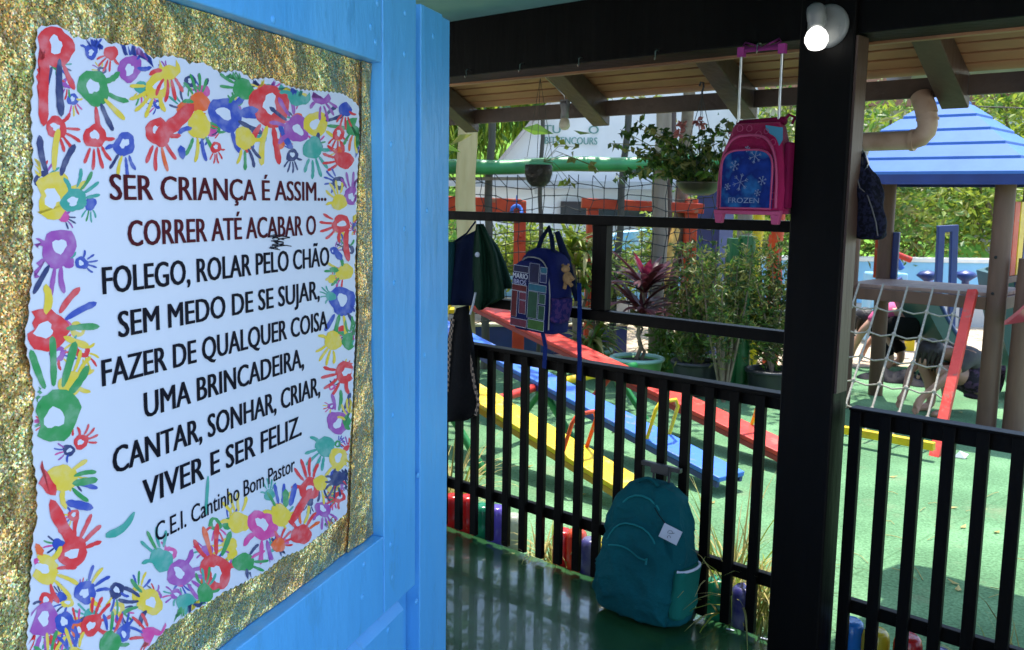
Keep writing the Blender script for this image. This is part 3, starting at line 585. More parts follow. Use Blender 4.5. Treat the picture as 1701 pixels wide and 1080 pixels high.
for i in range(26):
    x0 = 445 + R()*22; y0 = 392 + R()*22; p = [sz(x0, y0, PF_), sz(x0 + U_(4, 22), y0 + U_(-8, 4), PF_)]
    d = Vector((p[1][0] - p[0][0], p[1][1] - p[0][1])).normalized(); k = 0.0009
    b.flat([(p[0][0] - d.y*k, p[0][1] + d.x*k), (p[1][0] - d.y*k, p[1][1] + d.x*k), (p[1][0] + d.y*k, p[1][1] - d.x*k), (p[0][0] + d.y*k, p[0][1] - d.x*k)], lambda x, y, i=i: D(x, PF_ + 0.0013 + i*0.00001, y))
b.build('pencil_scribble', M['ink'], pos)

# ================================================================== THINGS ON THE PORCH
def ssq(t, e): c = cos(t); return (abs(c)**e)*(1 if c >= 0 else -1)
def ssn(t, e): c = sin(t); return (abs(c)**e)*(1 if c >= 0 else -1)
def bagloft(b, o, ex, ey, ez, prof, e=0.45, n=36, mi=0, wob=0.0, seed=1, wrk=1.0):   # prof: (height, half width, half depth, shift along ey)
    rg = random.Random(seed); ph = [rg.uniform(0, 6.28) for _ in range(6)]
    rr = []
    for i, (h, a, d, sh) in enumerate(prof):
        ring = []
        for j in range(n):
            t = 2*pi*j/n; k = 1 + wob*(sin(3*t + ph[0] + h*19) + 0.7*sin(5*t + ph[1] - h*31) + 0.5*sin(2*t + ph[2] + h*47))
            q = ex*(a*k*ssq(t, e)) + ey*(d*k*ssn(t, e) + sh) + ez*h
            rl = (ex*ssq(t, e) + ey*ssn(t, e)).normalized(); q2_ = Vector((q.x*14 + seed, q.y*14, q.z*9))
            cr_ = 1 - abs(noise.noise(q2_)); ring.append(o + q + rl*(wrk*(0.010*(cr_**6 - 0.3) + 0.010*noise.noise(q2_*0.4 + Vector((3, seed, 1))))))
        rr.append(ring)
    b.rings(rr, mi, True)
def smoothprof(pts, m=9):                                    # resample a profile smoothly
    outp = []
    for i in range(len(pts) - 1):
        p0 = pts[max(i-1, 0)]; p1 = pts[i]; p2 = pts[i+1]; p3 = pts[min(i+2, len(pts)-1)]
        for k in range(m):
            t = k/m; outp.append(tuple(0.5*((2*b_) + (c_ - a_)*t + (2*a_ - 5*b_ + 4*c_ - d_)*t*t + (-a_ + 3*b_ - 3*c_ + d_)*t**3) for a_, b_, c_, d_ in zip(p0, p1, p2, p3)))
    outp.append(pts[-1]); return outp

# ---- teal wheeled backpack on the floor, leaning on the railing
TB = F(-1.965, -0.115, 0)
tex = U.copy(); tey = N.copy(); tez = (Z + U*(-0.0) + N*0.06).normalized()
tb = thing('backpack', 'teal wheeled school backpack standing on the green floor against the railing', 'backpack', tuple(TB))
pr = smoothprof([(0.015, 0.150, 0.070, 0), (0.03, 0.180, 0.092, 0), (0.10, 0.190, 0.098, -0.002), (0.22, 0.186, 0.095, 0), (0.34, 0.172, 0.086, 0.0), (0.43, 0.145, 0.074, 0.006), (0.49, 0.108, 0.060, 0.010), (0.520, 0.070, 0.043, 0.012), (0.533, 0.02, 0.015, 0.014)])
b = MB(); bagloft(b, TB, tex, tey, tez, pr, 0.46, 96, 0, 0.010, 4, 1.3); b.build('body', M['teal'], tb)
pr2 = smoothprof([(0.022, 0.125, 0.03, 0), (0.04, 0.158, 0.045, -0.006), (0.12, 0.168, 0.055, -0.012), (0.22, 0.160, 0.050, -0.010), (0.31, 0.138, 0.040, 0.0), (0.37, 0.105, 0.028, 0.010), (0.405, 0.05, 0.012, 0.020)])
b = MB(); bagloft(b, TB - N*0.075, tex, tey, tez, pr2, 0.6, 84, 0, 0.014, 9, 1.5); fp = b.build('front_pocket', M['teal'], tb)
def arch(o, ex, ez, w2, h0, h1, k=18, p=2.6):                 # open arch curve for piping and zips
    pts = []
    for i in range(k + 1):
        t = pi*i/k; pts.append(o + ex*(w2*ssq(t, 2/p)) + ez*(h0 + (h1 - h0)*ssn(t, 2/p)))
    return pts
b = MB(); b.tube(arch(TB - N*0.108 + N*0.0, tex*1, tez, 0.150, 0.05, 0.385), 0.0035, 6); b.build('piping', M['teal_lt'], fp)
b = MB(); b.tube(arch(TB - N*0.062, tex, tez, 0.176, 0.06, 0.485, p=2.2), 0.0045, 6); b.tube(arch(TB + N*0.01, tex, tez, 0.186, 0.05, 0.527, p=2.1), 0.004, 6); b.build('zip_piping', M['teal_lt'], tb)
b = MB(); b.tube([TB - N*0.138 + tez*0.29 + U*(-0.09 + 0.012*i) - N*0.004*sin(i*.6) + Z*0.012*sin(i*0.35) for i in range(16)], 0.003, 6); b.tube([TB - N*0.1355 + tez*0.285 + U*0.085, TB - N*0.142 + tez*0.262 + U*0.087], 0.004, 6); b.build('pocket_zip', M['teal_lt'], fp)
spo = TB + U*0.180 - N*0.012
b = MB(); bagloft(b, spo, N*1, U*1, tez, smoothprof([(0.055, 0.060, 0.018, 0), (0.07, 0.072, 0.028, 0), (0.15, 0.074, 0.032, 0.004), (0.235, 0.070, 0.032, 0.006), (0.245, 0.066, 0.026, 0.005)]), 0.6, 24, 0, 0.012, 3); sp_ = b.build('side_pocket', M['teal_green'], tb)
b = MB(); b.tube([spo + N*0.071*cos(t) + U*(0.006 + 0.033*sin(t)) + tez*0.245 for t in [i*pi/9 for i in range(10)]], 0.0055, 6); b.build('pocket_hem', M['tagpaper'], sp_)
hx = TB + N*0.035
b = MB(); b.tube([hx + U*0.05 + tez*0.50, hx + U*0.05 + tez*0.575], 0.006, 8); b.tube([hx - U*0.02 + tez*0.50, hx - U*0.02 + tez*0.575], 0.006, 8)
b.beam(hx - U*0.075 + tez*0.582, hx + U*0.10 + tez*0.582, 0.022, 0.018); b.box(hx + U*0.012 + tez*0.572, U*0.04, N*0.014, tez*0.018); b.build('trolley_handle', M['pot_black'], tb, bevel=0.003)
b = MB(); b.tube([TB + U*(-0.045 + 0.01*i) - N*0.03 + tez*(0.525 + 0.022*sin(pi*i/9)) for i in range(10)], 0.007, 6); b.build('grab_loop', M['teal'], tb)
tg = TB + U*0.134 - N*0.106 + tez*0.425
tgx = (U*0.86 + N*0.36 - Z*0.36).normalized(); tgn = tgx.cross(Z + U*0.3).normalized(); tgz = tgn.cross(tgx).normalized()
if tgz.z < 0: tgz = -tgz
if tgn.dot(N) > 0: tgn = -tgn
b = MB(); b.box(tg + tgx*0.035 - tgz*0.03 + tgn*0.004, tgx*0.036, tgz*0.030, tgn*0.0008); nt_ = b.build('name_tag', M['tagpaper'], tb)
b = MB()
def onT(x, y): return tg + tgx*(0.035 + x) + tgz*(-0.03 + y) + tgn*0.0056
b.tube([onT(-0.003 + 0.009*cos(t), 0.006 + 0.009*sin(t)) for t in [i*0.5 for i in range(9)]], 0.0008, 4); b.tube([onT(-0.006, 0.0), onT(0.012, 0.012)], 0.0008, 4); b.tube([onT(0.006*cos(t), -0.014 + 0.007*sin(t)) for t in [i*0.5 for i in range(9)]], 0.0008, 4)
b.build('pen_marks', M['ink'], nt_)
b = MB(); b.tube([tg + tgz*0.002 + tgn*0.006, tg - U*0.03 + Z*0.02 + N*0.004, TB + U*0.07 - N*0.082 + tez*0.46], 0.002, 5); b.build('tag_cord', M['blackfab'], tb)
for du in (-0.15, 0.155):
    b = MB(); b.lathe([(0.006, -0.014), (0.026, -0.014), (0.028, -0.008), (0.028, 0.008), (0.026, 0.014), (0.006, 0.014)], TB + U*du + N*0.085 + Z*0.028, 18, U); b.build('wheel', M['pot_black'], tb)

# ---- hooks on the beam and under the bag rail
def hook(name, p, label, cat='hook', group='screw hooks in the beam', sc=1.0):
    b = MB(); b.tube([p + N*0.03, p - N*0.012*sc, p - N*0.020*sc - Z*0.006*sc, p - N*0.020*sc - Z*0.030*sc, p - N*0.030*sc - Z*0.036*sc + U*0.004*sc, p - N*0.042*sc - Z*0.032*sc + U*0.012*sc], 0.0022*sc, 6)
    return tag(b.build(name, M['steel']), label, cat, group)
HK = [((780, 116), 'small steel screw hook in the black beam, nearest the blue door'), ((869, 106), 'small steel screw hook in the black beam, second from the blue door'), ((967, 96), 'small steel screw hook in the black beam, third from the blue door'), ((1094, 84), 'small steel screw hook in the black beam, nearest left of the pink trolley handle')]
for q, l in HK: hook('screw_hook', PF(q[0], q[1], -0.083), l)
hook('screw_hook', PF(1263, 72, -0.083), 'steel screw hook in the black beam carrying the pink trolley handle')

# ---- lamp on the post (lit)
LP = PF(1376, 44, -0.1)
lamp = thing('wall_lamp', 'white round lamp holder with a lit bulb high on the black post', 'lamp', tuple(LP))
b = MB(); b.lathe([(0.068, -0.001), (0.068, 0.006), (0.062, 0.013), (0.054, 0.015), (0.0, 0.0165)], LP, 32, -N, cap=False); b.lathe([(0.0055, 0.0155), (0.0055, 0.018)], LP + U*0.040 - Z*0.004, 8, -N); b.build('base_plate', M['plastic_white'], lamp)
bd = (-N*0.30 - Z*0.90 + U*0.20).normalized()
l0 = LP - N*0.045 - U*0.022 + Z*0.040
b = MB(); b.tube([LP - U*0.02 - N*0.01 + Z*0.01, l0 - N*0.004], 0.026, 18); b.lathe([(0.0, -0.024), (0.020, -0.022), (0.0285, -0.012), (0.030, 0.002), (0.028, 0.028), (0.026, 0.029), (0.026, 0.045), (0.0235, 0.046), (0.0235, 0.056), (0.0, 0.0561)], l0, 24, bd, cap=False); b.build('socket', M['plastic_white'], lamp)
b = MB(); b.lathe([(0.012, 0.056), (0.020, 0.062), (0.030, 0.074), (0.036, 0.090), (0.036, 0.102), (0.028, 0.120), (0.012, 0.128), (0.001, 0.129)], l0, 24, bd); b.build('bulb', M['bulb_on'], lamp)

# ---- unlit bulb hanging at the rafter
BP = PF(938, 196, 0.36)
lamp2 = thing('hanging_bulb', 'unlit cream bulb in a grey socket hanging beside a brown rafter', 'lamp', tuple(BP))
b = MB(); b.lathe([(0.0, 0.075), (0.018, 0.073), (0.022, 0.06), (0.018, 0.03), (0.019, 0.0), (0.0, -0.001)], BP, 16, Z, cap=False); b.box(BP + Z*0.07, U*0.022, N*0.01, Z*0.012); b.build('socket', M['grey_plastic'], lamp2)
b = MB(); b.lathe([(0.012, 0.0), (0.020, -0.008), (0.026, -0.026), (0.025, -0.04), (0.016, -0.052), (0.001, -0.055)], BP, 16, Z); b.build('bulb', M['bulb_off'], lamp2)
b = MB(); b.tube([BP + Z*0.074, BP + Z*0.10 - U*0.004, BP + Z*0.145 - U*0.02 - N*0.06, BP + Z*0.215 - U*0.03 - N*0.20], 0.003, 6); b.build('cable', M['steel'], lamp2)

# ---- hanging PET-bottle planter
def leafpatch(b, c, r, n, ln, mi=0, flat=0.7):
    for _ in range(n):
        d = Vector((random.gauss(0, 1), random.gauss(0, 1), random.gauss(0, flat))).normalized()
        b.leaf(c + Vector((d.x*r*R(), d.y*r*R(), d.z*r*R())), d + Vector((0, 0, U_(-0.6, 0.2))), ln*U_(0.6, 1.2), ln*U_(0.5, 0.75), mi)
BT = PF(895, 262, 0.28)
bt = thing('bottle_planter', 'hanging planter cut from a clear plastic bottle with dark soil', 'hanging planter', tuple(BT + Z*0.25))
b = MB(); prof = [(r_*1.3, h_*1.25) for r_, h_ in [(0.052, 0.0), (0.052, -0.022), (0.050, -0.026), (0.053, -0.032), (0.052, -0.06), (0.044, -0.088), (0.026, -0.108), (0.014, -0.118), (0.013, -0.134)]]
b.lathe(prof, BT, 24, Z, cap=False); b.build('bottle', M['clear'], bt)
b = MB(); b.lathe([(r_*1.3, h_*1.25) for r_, h_ in [(0.0, -0.024), (0.048, -0.026), (0.049, -0.058), (0.040, -0.088), (0.022, -0.106), (0.0, -0.107)]], BT, 20, Z, cap=False); b.build('soil', M['earth'], bt)
hk = Vector((BT.x, BT.y, eave(0.28) - 0.01))
b = MB()
for a in (0.3, 2.4, 4.5): b.tube([BT + U*0.067*cos(a) + N*0.067*sin(a), hk], 0.0014, 4)
b.build('cord', M['darkpole'], bt)
b = MB(); bs = MB()
for (px, py, dz) in [(925, 235, 0), (940, 240, .01), (952, 262, .02), (962, 245, 0), (935, 300, -.01), (948, 303, 0), (978, 272, .03), (990, 278, .02)]:
    tip = PF(px, py, 0.27 + U_(-.05, .05)); bs.tube([BT - Z*0.02 + U*0.03, (BT + tip)/2 + Z*0.03, tip], 0.0014, 4)
    for k in range(3): b.leaf(tip, Vector((U_(-1, 1), U_(-1, 1), U_(-1.2, 0.6))), U_(0.028, 0.042), U_(0.024, 0.032), 0 if px > 945 else 1)
b.build('leaves', [M['leafD'], M['leafB']], bt); bs.build('stems', M['leafD'], bt)

# ---- hanging bowl planter with trailing plant
BW_ = PF(1161, 303, 0.28)
bw = thing('bowl_planter', 'hanging plastic bowl with a bushy trailing plant on a black hook', 'hanging planter', tuple(BW_ + Z*0.4))
b = MB(); b.lathe([(0.088, 0.0), (0.094, 0.003), (0.090, -0.004), (0.082, -0.022), (0.064, -0.042), (0.040, -0.052), (0.0, -0.053)], BW_, 28, Z, cap=False); b.build('bowl', pm('olive_bowl_plastic', (0.03, 0.035, 0.02), (0.05, 0.042, 0.022), 4, 0.4), bw)
b = MB(); b.lathe([(0.0, -0.004), (0.086, -0.006), (0.08, -0.02), (0.0, -0.021)], BW_, 20, Z, cap=False); b.build('soil', M['earth'], bw)
hk = PF(1167, 140, 0.28)
b = MB(); hz = hk - Z*0.045
b.tube([hk + U*(-0.014) - Z*0.006, hk + U*(-0.008) + Z*0.008, hk + U*0.004 + Z*0.006, hk + U*0.006 - Z*0.012, hk - Z*0.028, hz], 0.0042, 6)
for a in (0.4, 1.97, 3.5, 5.1): b.tube([hz, BW_ + U*0.09*cos(a) + N*0.09*sin(a)], 0.0014, 4)
b.build('hanger', M['pot_black'], bw)
b = MB(); bs = MB(); rg = random.Random(5)
spr = [(1012, 238), (1020, 300), (1030, 215), (1052, 208), (1045, 250), (1040, 292), (1058, 200), (1065, 262), (1078, 245), (1085, 225), (1090, 290), (1100, 215), (1110, 262), (1125, 238), (1135, 275), (1145, 225), (1150, 262), (1165, 245), (1175, 212), (1180, 262), (1188, 235), (1196, 210), (1195, 285), (1205, 255), (1210, 200), (1120, 295), (1060, 285), (1170, 285), (1185, 300), (1140, 250), (1100, 245), (1075, 275)]
for (px, py) in spr:
    o = 0.28 + rg.uniform(-0.14, 0.14); tip = PF(px, py, o); a0 = BW_ + U*rg.uniform(-.06, .06) + N*rg.uniform(-.06, .06)
    mid = (a0 + tip)/2 + Z*rg.uniform(0.02, 0.07); bs.tube([a0, mid, tip], [0.0028, 0.002, 0.0013], 4)
    for k in range(26):
        t = rg.random()**0.6; q = a0*(1-t)**2 + mid*2*t*(1-t) + tip*t*t
        d = Vector((rg.gauss(0, 1), rg.gauss(0, 1), rg.gauss(-0.3, 0.8))); b.leaf(q, d, rg.uniform(0.026, 0.048), rg.uniform(0.018, 0.032), rg.choice((0, 0, 0, 1, 2)))
b.build('leaves', [M['leafC'], M['leafA'], M['leafD']], bw); bs.build('stems', M['leafD'], bw)
b = MB()
for px, py in ((1132, 208), (1128, 222), (1163, 208), (1158, 200)):
    q = PF(px, py, 0.22)
    for k in range(9): b.leaf(q, Vector((U_(-1, 1), U_(-1, 1), U_(-1, .8))), 0.03, 0.02)
b.build('flowers', M['leafR'], bw)

# ---- pink trolley bag hanging at the bag rail
PB = PF(1248, 355, -0.115); PB = F(uoz(PB)[0], -0.095, uoz(PB)[2])
hgt = uoz(PF(1252, 205, -0.1))[2] - PB.z; hw = (uoz(PF(1307, 340, -0.12))[0] - uoz(PF(1193, 340, -0.12))[0])/2
pb = thing('trolley_bag', 'pink trolley school bag with a blue printed front hanging by its handle from the beam', 'school bag', tuple(PB))
b = MB(); bagloft(b, PB, U, N, Z, smoothprof([(0.0, hw*0.93, 0.050, 0), (0.012, hw*0.99, 0.058, 0), (hgt*0.35, hw*0.96, 0.058, 0), (hgt*0.65, hw*0.88, 0.055, 0.0), (hgt*0.85, hw*0.74, 0.048, 0.004), (hgt*0.97, hw*0.66, 0.036, 0.01), (hgt, hw*0.62, 0.03, 0.012)]), 0.42, 40, 0, 0.006, 6, 0.35); b.build('body', M['pink'], pb)
b = MB(); b.tube(arch(PB - N*0.0595, U, Z, hw*0.84, 0.02, hgt*0.86, p=3.2), 0.005, 6); b.build('piping', M['pink_lt'], pb)
b = MB(); b.box(PB + U*hw*0.97 + N*0.012 + Z*hgt*0.42, U*0.012, N*0.045, Z*hgt*0.36); b.build('side_panel', M['pink_dk'], pb, bevel=0.008)
b = MB(); b.tube([PB - U*hw*0.66 + Z*(hgt*1.0) + N*0.012, PB + U*hw*0.72 + Z*(hgt*1.02) + N*0.012], 0.014, 8); b.build('top_hem', M['pink_dk'], pb)
pw = hw*0.74; ph_ = hgt*0.70; poly = [(-pw*0.98, 0.018), (pw*0.98, 0.018)] + [(pw*ssq(t, 0.55), ph_*0.62 + ph_*0.38*ssn(t, 0.6)) for t in [i*pi/14 for i in range(15)]]
b = MB(); b.prism(poly, PB - N*0.068, U, Z, N*0.014); pic = b.build('picture_panel', M['picture'], pb, bevel=0.002)
b = MB(); b.tube([PB - N*0.0685 + U*x + Z*z for x, z in poly], 0.0038, 6, closed=True); b.build('panel_rim', M['pink_lt'], pb)
b = MB()                                                     # plain swirls and snow crystals printed on the panel
for (x, z, r) in ((-0.045, 0.16, 0.018), (0.03, 0.19, 0.024), (0.06, 0.11, 0.016), (-0.02, 0.105, 0.030), (-0.068, 0.09, 0.012), (0.0, 0.215, 0.010), (0.045, 0.07, 0.012)):
    for k in range(6):
        a = k*pi/3 + 0.3; c = PB - N*0.0687 + U*x + Z*z; e = c + U*r*cos(a) + Z*r*sin(a); b.beam(c, e, 0.0012, 0.0022, N)
        for sgn in (-0.6, 0.6): m_ = c + (e - c)*0.6; b.beam(m_, m_ + U*r*0.35*cos(a + sgn) + Z*r*0.35*sin(a + sgn), 0.0012, 0.0018, N)
put_text(b, 'FROZEN', PB - N*0.0705 - U*0.062 + Z*0.036, U, Z, 0.115, 0.017, 0, 0.0); b.build('print', M['print_white'], pic)
b = MB()
for (x, z, r) in ((-0.07, 0.265, 0.008), (-0.035, 0.285, 0.011), (0.0, 0.283, 0.010), (0.035, 0.29, 0.012), (0.062, 0.272, 0.008), (0.088, 0.235, 0.010), (0.095, 0.16, 0.007), (0.098, 0.06, 0.011)):
    if z > hgt*0.95: z = hgt*0.86
    c = PB - N*0.0615 + U*x + Z*z; b = MB(); b.tube([c + U*r*cos(t)*(1 - 0.2*sin(t)) + Z*r*sin(t) for t in [i*2*pi/12 for i in range(12)]], 0.0012, 4, closed=True); b.build('heart_print', M['pink_lt'], pb)
for sx in (-1, 1):
    b = MB(); c = PB + U*sx*hw*0.82 - N*0.052
    b.add([c + U*x + N*y + Z*z for z, ww in ((0.012, 0.020), (-0.018, 0.014), (-0.034, 0.011)) for x, y in ((-ww, -0.006), (ww, -0.006), (ww, 0.016), (-ww, 0.016))], [(0, 1, 5, 4), (1, 2, 6, 5), (2, 3, 7, 6), (3, 0, 4, 7), (4, 5, 9, 8), (5, 6, 10, 9), (6, 7, 11, 10), (7, 4, 8, 11), (8, 9, 10, 11), (3, 2, 1, 0)])
    b.build('foot', M['pink_lt'], pb, bevel=0.003)
b = MB(); b.box(PB - N*0.054 + Z*0.004, U*hw*0.95, N*0.008, Z*0.007); b.build('base_rim', M['pink_lt'], pb, bevel=0.003)
hL = PF(1232, 86, -0.09); hR = PF(1300, 80, -0.09); bl = PF(1234, 210, -0.09); br_ = PF(1299, 205, -0.09)
for a, c in ((hL, bl), (hR, br_)):
    b = MB(); b.tube([a, Vector((a.x, a.y, PB.z + hgt*0.9))], 0.0052, 10); b.build('handle_rod', M['steel'], pb)
hm = (hL + hR)/2 + Z*0.006
b = MB(); b.box(hL - Z*0.002, U*0.012, N*0.009, Z*0.016); b.box(hR - Z*0.002, U*0.012, N*0.009, Z*0.016)
b.tube([hL + Z*0.004, hm - U*0.03 - Z*0.001, hm - Z*0.003, hm + U*0.03 - Z*0.001, hR + Z*0.004], [0.009, 0.008, 0.006, 0.008, 0.009], 8)
for sg in (-1, 1): b.tube([hm, hm + U*sg*0.03 + Z*0.013, hm + U*sg*0.062 + Z*0.024, hm + U*sg*0.070 + Z*0.016, hm + U*sg*0.045 + Z*0.004, hm], 0.0036, 6, closed=True)
b.build('bow_grip', M['pink_pl'], pb, bevel=0.002)
b = MB(); b.tube([PB + U*hw*0.68 + Z*hgt*1.0, PB + U*hw*0.82 + Z*hgt*1.08 + N*0.01, PB + U*hw*0.98 + Z*hgt*1.05 + N*0.01, PB + U*hw*0.95 + Z*hgt*0.98], 0.005, 6); b.build('grab_loop', M['pink_dk'], pb)
b = MB(); b.prism([(-0.03, 0), (0.032, -0.01), (0.034, -0.05), (0.012, -0.085), (0.0, -0.04), (-0.028, -0.014)], PB - N*0.0405 + U*hw*0.60 + Z*hgt*0.965, U, Z, N*0.003); b.build('blue_lining', pm('sky_blue_fabric', (0.07, 0.27, 0.42), None, 4, 0.7, spec=0.07), pb)

# ---- comic-panel backpack hanging from the bag rail
MBc = PF(894, 548, -0.10)
mb_ = thing('backpack', 'blue backpack with a colourful panelled front hanging from the bag rail', 'backpack', tuple(MBc))
mu = (U*0.97 + N*0.0 - Z*0.055).normalized(); mz = (Z + U*0.055).normalized(); mn = N.copy()
hh = PF(890, 412, -0.1).z - MBc.z; hw2 = 0.110
b = MB(); bagloft(b, MBc, mu, mn, mz, smoothprof([(0.0, hw2*0.85, 0.06, 0.02), (0.012, hw2*0.97, 0.075, 0.02), (hh*0.4, hw2, 0.08, 0.02), (hh*0.75, hw2*0.93, 0.075, 0.02), (hh*0.92, hw2*0.7, 0.055, 0.025), (hh, hw2*0.35, 0.02, 0.012)]), 0.45, 36, 0, 0.012, 8, 0.6); b.build('body', M['royal'], mb_)
fo = MBc - mn*0.064 - mu*0.008
b = MB(); pw = hw2*0.86; top = lambda x: hh*(0.86 - 0.10*abs(x/pw)**3)
pan = [(-pw, hh*0.03), (pw, hh*0.03), (pw, top(pw)), (pw*0.6, top(pw*0.6)), (0, top(0)), (-pw*0.6, top(pw*.6)), (-pw, top(-pw))]
b.prism(pan, fo, mu, mz, mn*0.012); fr = b.build('front_panel', M['royal'], mb_, bevel=0.002)
cells = [(-1, 0.02, -0.08, 0.60, 'navyfab', 0.845), (-0.06, 0.02, 0.52, 0.60, 'x', .9)]
def cell(x0, x1, z0, z1, mat, o=0.0012):
    b = MB(); b.prism([(x0*pw + .0025, z0*hh + .0025), (x1*pw - .0025, z0*hh + .0025), (x1*pw - .0025, z1*hh - .0025), (x0*pw + .0025, z1*hh - .0025)], fo - mn*o, mu, mz, mn*0.001); return b
grp = {'redc': [(-1, -0.1, .47, .545), (-1, -.62, .15, .47)], 'pinkc': [(-.56, -.1, .37, .46), (-.54, -.1, .2, .36), (-1, 0.0, .035, .13)], 'navyc': [(-.96, -.06, .70, .78), (-.04, .55, .60, .83)], 'cyanc': [(-.04, 1, .50, .585), (.58, .98, .73, .80)], 'greenc': [(-.04, .55, .17, .49), (.58, .98, .36, .48), (.58, .98, .17, .34)], 'limec': [(.03, .99, .035, .155)], 'bluec': [(.58, .98, .62, .72)]}
colr = {'redc': (0.16, 0.012, 0.018), 'pinkc': (0.20, 0.03, 0.07), 'navyc': (0.012, 0.014, 0.08), 'cyanc': (0.02, 0.16, 0.26), 'greenc': (0.02, 0.10, 0.055), 'limec': (0.055, 0.17, 0.03), 'bluec': (0.015, 0.03, 0.16)}
b = MB(); keys = list(grp)
for ki, k in enumerate(keys):
    for (x0, x1, z0, z1) in grp[k]:
        p = [(x0*pw + .002, z0*hh), (x1*pw - .002, z0*hh), (x1*pw - .002, z1*hh), (x0*pw + .002, z1*hh)]; b.prism(p, fo - mn*0.0014, mu, mz, mn*0.001, ki + 1)
        b.tube([fo - mn*0.0016 + mu*x + mz*z for x, z in p], 0.0011, 4, 0, closed=True)
b.build('colour_panels', [M['tagpaper']] + [pm('print_' + k, tuple(0.62*x for x in colr[k]), tuple(0.4*x for x in colr[k]), 40, 0.6, spec=0.2) for k in keys], fr)
b = MB(); put_text(b, 'MARIO', fo - mn*0.0035 - mu*pw*0.95 + mz*hh*0.625, mu, mz, pw*0.86, hh*0.062, 0, 0.03); b.build('lettering', M['tagpaper'], fr); b = MB(); put_text(b, 'BROS', fo - mn*0.0035 - mu*pw*0.88 + mz*hh*0.555, mu, mz, pw*0.72, hh*0.055, 0, 0.03); b.build('lettering', pm('print_lilac', (0.3, 0.33, 0.55), None, 4, 0.5), fr)
b = MB(); b.tube(arch(MBc - mn*0.052 - mu*0.004, mu, mz, hw2*0.93, 0.02, hh*0.90, p=3), 0.003, 6); b.build('zip_piping', M['grey_plastic'], mb_)
b = MB(); so_ = MBc + mu*hw2*1.02 + mz*0.05
bagloft(b, so_, mn, mu, mz, smoothprof([(0, 0.035, 0.014, 0), (0.01, 0.045, 0.022, 0), (0.06, 0.047, 0.026, 0), (0.10, 0.046, 0.026, 0)]), 0.6, 24); b.build('side_pocket', pm('violet_print_fabric', (0.05, 0.024, 0.10), (0.012, 0.012, 0.08), 60, 0.8, sharp=True, spec=0.07), mb_)
tp = PF(912, 378, -0.045)
b = MB(); b.tube([MBc + mz*hh*0.93 - mu*0.035, (MBc + mz*hh + tp)/2 - U*0.022, tp, (MBc + mz*hh + tp)/2 + U*0.03, MBc + mz*hh*0.9 + mu*0.06], 0.010, 8); b.build('carry_strap', M['navyfab'], mb_)
b = MB(); q = [PF(962, 470, -0.05), PF(963, 520, -0.045), PF(962, 560, -0.05), PF(963, 600, -0.05), PF(962, 632, -0.05)]
for i in range(4): b.beam(q[i], q[i+1], 0.021, 0.003, N)
b.build('loose_strap', M['strapblue'], mb_)
b = MB(); q = [MBc + mz*0.01 + mn*0.02, PF(906, 575, -0.05), PF(904, 612, -0.05)]
for i in range(2): b.beam(q[i], q[i+1], 0.021, 0.003, N)
b.build('loose_strap', M['strapblue'], mb_)
b = MB(); b.tube([PF(925, 385, -0.04), PF(940, 430, -0.03), PF(950, 465, -0.03), PF(958, 500, -0.03)], [0.012, 0.020, 0.014, 0.01], 8); b.build('shoulder_strap', M['navyfab'], mb_)
pl = PF(943, 462, -0.10)
b = MB(); b.ball(pl, 0.020, 0.017, 0.027, 14); b.ball(pl + Z*0.036 - U*0.012, 0.018, 0.016, 0.016, 14); b.ball(pl + Z*0.05 - U*0.026, 0.006); b.ball(pl + Z*0.053 + U*0.002, 0.006); b.tube([pl + U*0.012 + Z*0.014, pl + U*0.030 - Z*0.004], 0.007, 8); b.tube([pl - U*0.01 - Z*0.02, pl - U*0.016 - Z*0.044], 0.008, 8); b.tube([pl + U*0.01 - Z*0.02, pl + U*0.022 - Z*0.03], 0.008, 8)
tag(b.build('plush_bear', M['plush']), 'small tan plush bear hanging at the side of the panelled backpack', 'soft toy')

# ---- folded cloth helper: sheet hung from points, with folds
def cloth(b, rows, amp, k, off, mi=0, n=24, ph=0.0):          # rows: list of (left px, right px, y) ; folds along the width
    V = []
    for i, (xl, xr, y) in enumerate(rows):
        for j in range(n + 1):
            t = j/n; V.append(PF(xl + (xr - xl)*t, y[0] + (y[1] - y[0])*t if isinstance(y, tuple) else y, off + amp*sin(k*t*2*pi + ph + i*0.35)*min(1, 0.3 + i*0.3)))
    m = len(rows); V2 = [v + N*0.02 for v in V]
    f = [(i*(n+1) + j, i*(n+1) + j + 1, (i+1)*(n+1) + j + 1, (i+1)*(n+1) + j) for i in range(m - 1) for j in range(n)]
    q = len(V); f2 = [tuple(q + x for x in reversed(t)) for t in f]
    rim = [i*(n+1) for i in range(m)] + [(m-1)*(n+1) + j for j in range(1, n+1)] + [i*(n+1) + n for i in range(m-2, -1, -1)] + [j for j in range(n-1, 0, -1)]
    f3 = [(rim[i], rim[(i+1) % len(rim)], rim[(i+1) % len(rim)] + q, rim[i] + q) for i in range(len(rim))]
    b.add(V + V2, f + f2 + f3, mi, True)
gb = thing('jacket', 'dark green child jacket hanging folded from the bag rail', 'jacket', tuple(PF(812, 372, -0.06)))
b = MB(); cloth(b, [(791, 798, 372), (788, 808, 392), (786, 820, 420), (785, 826, 450), (785, 833, 480), (787, 833, (498, 496)), (790, 824, (510, 500)), (795, 808, (516, 508))], 0.022, 1.6, -0.07, ph=0.4); b.build('body', M['greenfab'], gb)
b = MB(); cloth(b, [(803, 810, 392), (812, 824, 412), (818, 836, 440), (822, 845, 470), (828, 847, 480)], 0.012, 1.2, -0.055); b.build('sleeve', pm('deep_green_fabric', (0.008, 0.030, 0.022), None, 6, 0.8, 0.4, 60, spec=0.07), gb)
